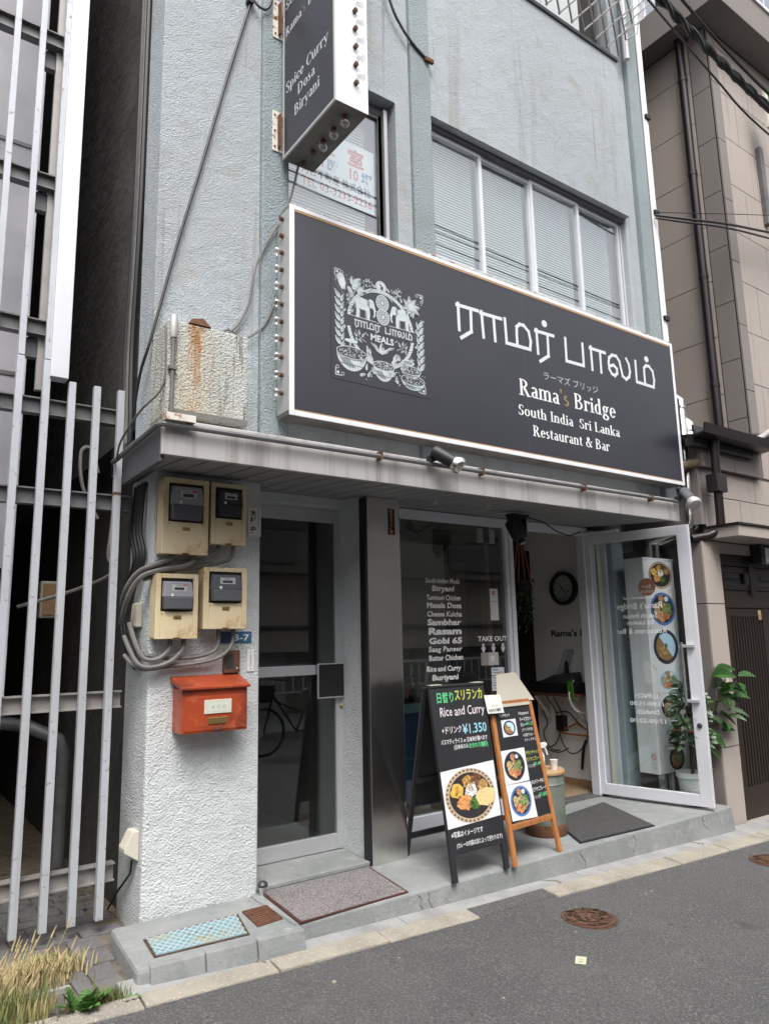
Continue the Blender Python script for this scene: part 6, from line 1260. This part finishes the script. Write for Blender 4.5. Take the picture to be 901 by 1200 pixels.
def rail(z, x1, m):
    g = G(); g.box(-3, x1, .195, .255, z-.045, z-.037).box(-3, x1, .195, .255, z+.037, z+.045).box(-3, x1, .222, .228, z-.037, z+.037); g.build('rail', m, t)
rail(2.80, -.075, 'rail_metal'); rail(2.30, -.075, 'rail_metal'); rail(1.215, -.078, 'rail_light'); rail(.335, -.078, 'rail_light')
for z in (3.25, 4.14, 5.07, 6.0, 6.93): rail(z, -.50, 'rail_metal'); G().box(-.66, -.57, .256, .30, z-.16, z-.05).build('rail_bracket', 'rail_metal', t)
t = thing('left_building', 'grey panelled building behind the bars on the left', 'building', (-2, 3, 0))
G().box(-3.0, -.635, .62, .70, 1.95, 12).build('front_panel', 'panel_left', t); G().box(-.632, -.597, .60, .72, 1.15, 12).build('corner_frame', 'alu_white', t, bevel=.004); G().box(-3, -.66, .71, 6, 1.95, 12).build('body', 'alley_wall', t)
for z in (3.1, 4.6, 6.2, 7.8): G().box(-3, -.634, .612, .619, z-.012, z+.012).build('joint_strip', 'rail_metal', t)
G().box(-3.2, -3.0, .7, 6, 0, 2).build('pier', 'alley_wall', t)
tag(G().box(-4, 2, 6.0, 6.2, -.1, 12).build('alley_end_wall', 'alley_wall'), kind='structure')
tag(G().box(-3.6, -3.5, -2, 6, -.1, 2).build('alley_side_wall', 'alley_wall'), kind='structure')
t = thing('alley_pipe', 'dark bent pipe standing in the alley behind the bars', 'pipe', (-.1, 1.5, .06)); G().tube([(-.08, 1.5, .06), (-.08, 1.5, .80), (-.11, 1.5, .88), (-.3, 1.6, .98), (-.7, 1.8, 1.05)], .045, 12).build('tube', 'rail_metal', t, smooth=True)
t = thing('alley_box', 'small dirty beige utility box on the alley wall behind the bars', 'box', (-.22, 1.5, 1.7)); G().box(-.29, -.18, 1.45, 1.52, 1.70, 1.95).build('housing', 'cream_plastic', t, bevel=.005); G().box(-.275, -.195, 1.44, 1.449, 1.72, 1.93).build('cover', 'tan_trim', t)
cable('pale hose loop hanging in the alley behind the bars', [(-.11, .8, 2.6), (-.16, .8, 2.75), (-.22, .8, 2.72), (-.20, .8, 2.5), (-.10, .8, 2.3)], .012, 'rail_light')
cable('dark hose with pale end hanging behind the last bar', [(-.03, .7, 2.35), (-.04, .7, 2.2), (-.05, .7, 2.05), (-.02, .7, 1.95), (-.2, .9, 1.85), (-.5, 1.0, 1.75)], .012, 'rail_light')
# alley ground and pavers
st('alley_ground', 'dirt', -5, .1, -.64, 6, -.3, .045)
pv = thing('paving', None, None, (-.6, 0, .05), kind='structure'); rg = random.Random(12)
def paver(x0, x1, y0, y1, dz=0): G().hexa([(x0, y0, 0), (x1, y0, 0), (x1, y1, 0), (x0, y1, 0), (x0+.003, y0+.003, .058+dz), (x1-.003, y0+.003, .058+dz+rg.uniform(-.002, .002)), (x1-.003, y1-.003, .058+dz), (x0+.003, y1-.003, .058+dz+rg.uniform(-.002, .002))]).build('paver', 'paver', pv, bevel=.003)
ys = [-.56, -.375, -.19, -.005, .165]
for a, b in zip(ys[:-1], ys[1:]): paver(-.315, -.165-(.03 if a < -.3 else 0), a+.003, b-.003, rg.uniform(-.003, .003))
y = -.56
paver(-.395, -.322, -.56, .0)
for i in range(6): paver(-.395-(i+1)*.30, -.402-i*.30, .0, .155)
for i in range(5): paver(-.402-(i+1)*.30, -.408-i*.30, -.56, -.40)
for j in range(9):
    for i in range(8):
        x1 = -.03-i*.21-(.1 if j % 2 else 0); paver(x1-.204, x1, .172+j*.105, .270+j*.105, rg.uniform(-.004, .002))
G().box(-2.2, -.41, -.385, -.36, .0, .068).build('edging', 'concrete_light', pv); G().box(-2.2, -.41, -.02, -.002, .0, .066).build('edging', 'concrete_light', pv)
g = G(); rr = random.Random(31)
for k in range(520):
    x = rr.uniform(-1.6, .0); y = rr.triangular(.4, 3.0, 1.6); z = .075+rr.uniform(0, .03); a = rr.uniform(0, 6.28); l = rr.uniform(.02, .045)
    d = Vector((math.cos(a), math.sin(a), rr.uniform(-.4, .6))).normalized(); s = d.cross(Vector((0, 0, 1))).normalized()*l*.4; p = Vector((x, y, z)); g.add([p-d*l/2, p+s, p+d*l/2, p-s], [(0, 1, 2, 3)])
tag(g.build('leaf_litter', 'leaf_litter'), 'dead leaves scattered over the alley floor behind the bars', 'leaves', kind='stuff')
# soil bed, grasses, weeds
st('planting_bed', 'dirt', -2.2, -.41, -.358, -.022, .0, .060)
def grass(name, label, cx, cy, sx, sy, n, h0, h1, m, seed, lean=.35, wd=.004):
    g = G(); rr = random.Random(seed)
    for k in range(n):
        x, y = cx+rr.gauss(0, sx), cy+rr.gauss(0, sy); h = rr.uniform(h0, h1); a = rr.uniform(0, 6.28); l = rr.uniform(.1, lean)*h; w = Vector((math.cos(a+1.57), math.sin(a+1.57), 0))*wd
        p0 = Vector((x, y, .058)); p1 = p0+Vector((math.cos(a)*l*.3, math.sin(a)*l*.3, h*.55)); p2 = p0+Vector((math.cos(a)*l, math.sin(a)*l, h))
        g.add([p0-w, p0+w, p1+w*.7, p1-w*.7, p2], [(0, 1, 2, 3), (3, 2, 4)])
    return tag(g.build(name, m), label, 'grass', kind='stuff')
grass('grass_clump', 'dense tufts of green and straw coloured grass at the bottom left corner', -.70, -.53, .085, .07, 1100, .03, .12, 'grass', 41)
grass('grass_clump', 'dry brownish grass in the planting bed at the left', -.55, -.20, .10, .055, 1300, .02, .09, 'grass_dry', 42, .8)
grass('grass_clump', 'low green grass among the pavers at the left', -.47, -.15, .06, .05, 500, .02, .08, 'grass', 47, .8)
grass('grass_clump', 'small tuft of fine grass between weed and corner block', -.33, -.60, .04, .02, 380, .02, .07, 'grass', 43, .9, .002)
g = G(); rr = random.Random(44)
for k in range(38):
    x, y = -.69+rr.gauss(0, .09), -.49+rr.gauss(0, .09); h = rr.uniform(.12, .25); a = rr.uniform(-1, 1.4); l = rr.uniform(.2, .5)*h; p0 = Vector((x, y, .06)); p2 = p0+Vector((math.cos(a)*l, math.sin(a)*l*.5, h)); p1 = p0.lerp(p2, .6)+Vector((0, 0, .03))
    g.tube([p0, p1, p2], .0009, 4, False); d = (p2-p1).normalized(); q = p2
    for j in range(7): c = q+d*j*.007; g.sphere(c, .0048-.0004*j, 5, 4, (1, 1, 1.6))
tag(g.build('seed_heads', 'grass_dry'), 'pale feathery seed heads standing over the grass clump at the bottom left', 'grass', kind='stuff')
t = thing('broadleaf_weed', 'bright green lobed weed at the bottom left beside the pavers', 'weed', (-.42, -.625, .05)); rr = random.Random(51)
for k in range(22):
    a = rr.uniform(0, 6.28); el = rr.uniform(.5, 1.35); L_ = rr.uniform(.07, .14); d = Vector((math.cos(a)*math.cos(el), math.sin(a)*math.cos(el)*.7, math.sin(el))); p0 = Vector((-.42+.03*math.cos(a), -.625+.02*math.sin(a), .06)); s = d.cross(Vector((0, 0, 1))).normalized(); g = G(); vs = []; n_ = 10
    for j in range(n_+1):
        f = j/n_; wv = .034*math.sin(math.pi*min(1, f*.85+.12))*(1.0 if j % 2 else .50); c = p0+d*L_*f-Vector((0, 0, .04*f*f)); vs += [c-s*wv+Vector((0, 0, .006)), c, c+s*wv+Vector((0, 0, .006))]
    g.add(vs, [f_ for j in range(n_) for f_ in ((j*3, j*3+1, j*3+4, j*3+3), (j*3+1, j*3+2, j*3+5, j*3+4))]); g.build('leaf', 'leaf_weed', t)
t = thing('small_weed', 'tiny bright green weed at the foot of the corner block', 'weed', (-.235, -.66, .05))
for k in range(9):
    a = k*.7; g = G(); leafm(g, (-.235, -.65, .05), (math.cos(a), math.sin(a)*.6, .7), (0, 0, 1), .055, .016); g.build('leaf', 'leaf_weed', t)
t = G().box(-.31, -.27, -.70, -.675, .045, .052).build('dead_leaf', 'wood_orange'); tag(t, 'small orange dead leaf by the fine grass tuft', 'leaf')
# ================================================================ ACROSS THE STREET (seen only in reflections)
st('opposite_pavement', 'concrete_light', -40, 40, -9.2, -6.6, -.3, .02)
O = thing('opposite_building', 'beige building across the street seen in the glass reflections', 'building', (2, -9.6, 0))
G().box(-30, 40, -12, -9.2, 4.7, 6.6).build('upper_wall', 'opp_wall', O); G().box(-30, 40, -12, -9.4, 2.9, 4.695).build('recessed_wall', 'opp_dark', O)
for i in range(14): G().box(-14+i*3.1, -12.2+i*3.1, -9.395, -9.35, 3.2, 4.4).build('window', ['rail_metal', 'opp_dark', 'rail_metal'][i % 3], O)
for i in range(10): G().box(-12+i*4.3, -11.1+i*4.3, -9.295, -9.25, 0, 1.29).build('shutter', ['opp_wall', 'panel_left', 'galv'][i % 3], O)
G().tube([(-30, -8.95, 2.55), (4.8, -8.95, 2.55), (5.0, -8.95, 2.4), (5.0, -8.95, 2.0), (5.3, -8.95, 1.8), (40, -8.95, 1.8)], .05, 8).build('wall_pipe', 'rail_metal', O); G().box(-30, 40, -12, -9.0, 1.3, 2.895).build('band_wall', 'opp_wall', O); G().box(-30, 40, -12, -9.3, -.3, 1.295).build('lower_wall', 'opp_dark', O); G().box(-30, 40, -9.2, -8.4, 2.9, 3.0).build('canopy', 'opp_dark', O)
for i in range(12): G().box(-12+i*3, -10.6+i*3, -9.199, -9.15, 5.0, 6.2).build('window', 'panel_left', O)
t = thing('guard_rail', 'white guard rail across the street seen in the glass reflections', 'railing', (2, -6.9, 0))
G().box(-16, 24, -6.92, -6.88, 1.06, 1.11).build('top_rail', 'white_plastic', t); G().box(-16, 24, -6.91, -6.89, .62, .65).build('lower_rail', 'white_plastic', t)
g = G()
for i in range(200): g.box(-16+i*.2-.01, -16+i*.2+.01, -6.91, -6.89, .65, 1.06)
o = g.build('balusters', 'white_plastic', t); o['kind'] = 'stuff'
for i in range(20): G().box(-16+i*2-.03, -16+i*2+.03, -6.93, -6.87, 0, 1.06).build('post', 'white_plastic', t)
for o in list(bpy.data.objects):
    if o.type == 'MESH' and o.name.split('.')[0] in ('lettering', 'tamil_lettering', 'emblem', 'chalk_writing', 'food_photo', 'food_photos', 'reversed_lettering', 'dial_marks', 'cast_pattern', 'mesh_ribs', 'flaking_edge') and o.parent: o['kind'] = 'stuff'

# street cables on the camera's side of the road, mirrored in the upper windows
for i, (y_, z_, sg) in enumerate(((-2.4, 6.20, .35), (-2.4, 6.42, .42), (-2.7, 6.62, .25))):
    o = G().tube([(-14+k*1.5, y_, z_+sg*((k-16)/8.0)**2-.15) for k in range(30)], .010+.004*(i % 2), 6).build('street_cable', 'cable_black', smooth=True)
    tag(o, 'dark street cable mirrored in the upper window panes, number %s from below' % ('one two three four five six'.split()[i]), 'cable', 'cables along the street above the camera')
# bicycle parked behind the camera, mirrored in the glass door
bk = thing('parked_bicycle', 'red framed bicycle with black basket mirrored in the glass door', 'bicycle', (3.9, -4.7, zg(3.9)))
def wheel(cx):
    zz = zg(cx)+.33; w_ = None; pts = [(cx+.31*math.cos(2*math.pi*k/28), -4.7, zz+.31*math.sin(2*math.pi*k/28)) for k in range(29)]
    w_ = G().tube(pts, .020, 6, False).build('wheel', 'black', bk, smooth=True)
    g = G()
    for k in range(14): a = 2*math.pi*k/14; g.tube([(cx, -4.7, zz), (cx+.30*math.cos(a), -4.7, zz+.30*math.sin(a))], .002, 3)
    o = g.build('spokes', 'steel', w_); o['kind'] = 'stuff'
wheel(3.35); wheel(4.42)
z0 = zg(3.9)
for a, b in (((3.35, .33), (3.52, .92)), ((3.50, .82), (3.86, .32)), ((3.86, .32), (4.08, .80)), ((3.52, .75), (4.02, .55)), ((4.42, .33), (3.86, .32)), ((4.42, .33), (4.05, .70))): G().tube([(a[0], -4.7, z0+a[1]), (b[0], -4.7, z0+b[1])], .016, 8).build('frame_tube', 'rubber_red', bk)
G().hexa([(3.16, -4.85, z0+.75), (3.40, -4.85, z0+.75), (3.40, -4.55, z0+.75), (3.16, -4.55, z0+.75), (3.10, -4.88, z0+.98), (3.44, -4.88, z0+.98), (3.44, -4.52, z0+.98), (3.10, -4.52, z0+.98)]).build('basket', 'black', bk)
G().tube([(3.60, -4.98, z0+1.04), (3.50, -4.9, z0+1.05), (3.50, -4.5, z0+1.05), (3.60, -4.42, z0+1.04)], .014, 8).build('handlebar', 'black', bk, smooth=True); G().sphere((4.10, -4.7, z0+.87), .12, 12, 8, (1.2, .8, .4)).build('saddle', 'black', bk, smooth=True)
for i, o in enumerate(sorted([o for o in bpy.data.objects if o.name.startswith('jar')], key=lambda o: o.name)):
    o['label'] = '%s small jar or bowl from the left on the counter behind the window' % ('first second third fourth fifth sixth seventh eighth ninth'.split()[i])
for i, o in enumerate(sorted([o for o in bpy.data.objects if o.name.startswith('twisted_cable')], key=lambda o: o.name)):
    o['label'] = ('one strand of the twisted black cable pair crossing the top right corner', 'other strand wound round the twisted black cable pair at the top right')[i]
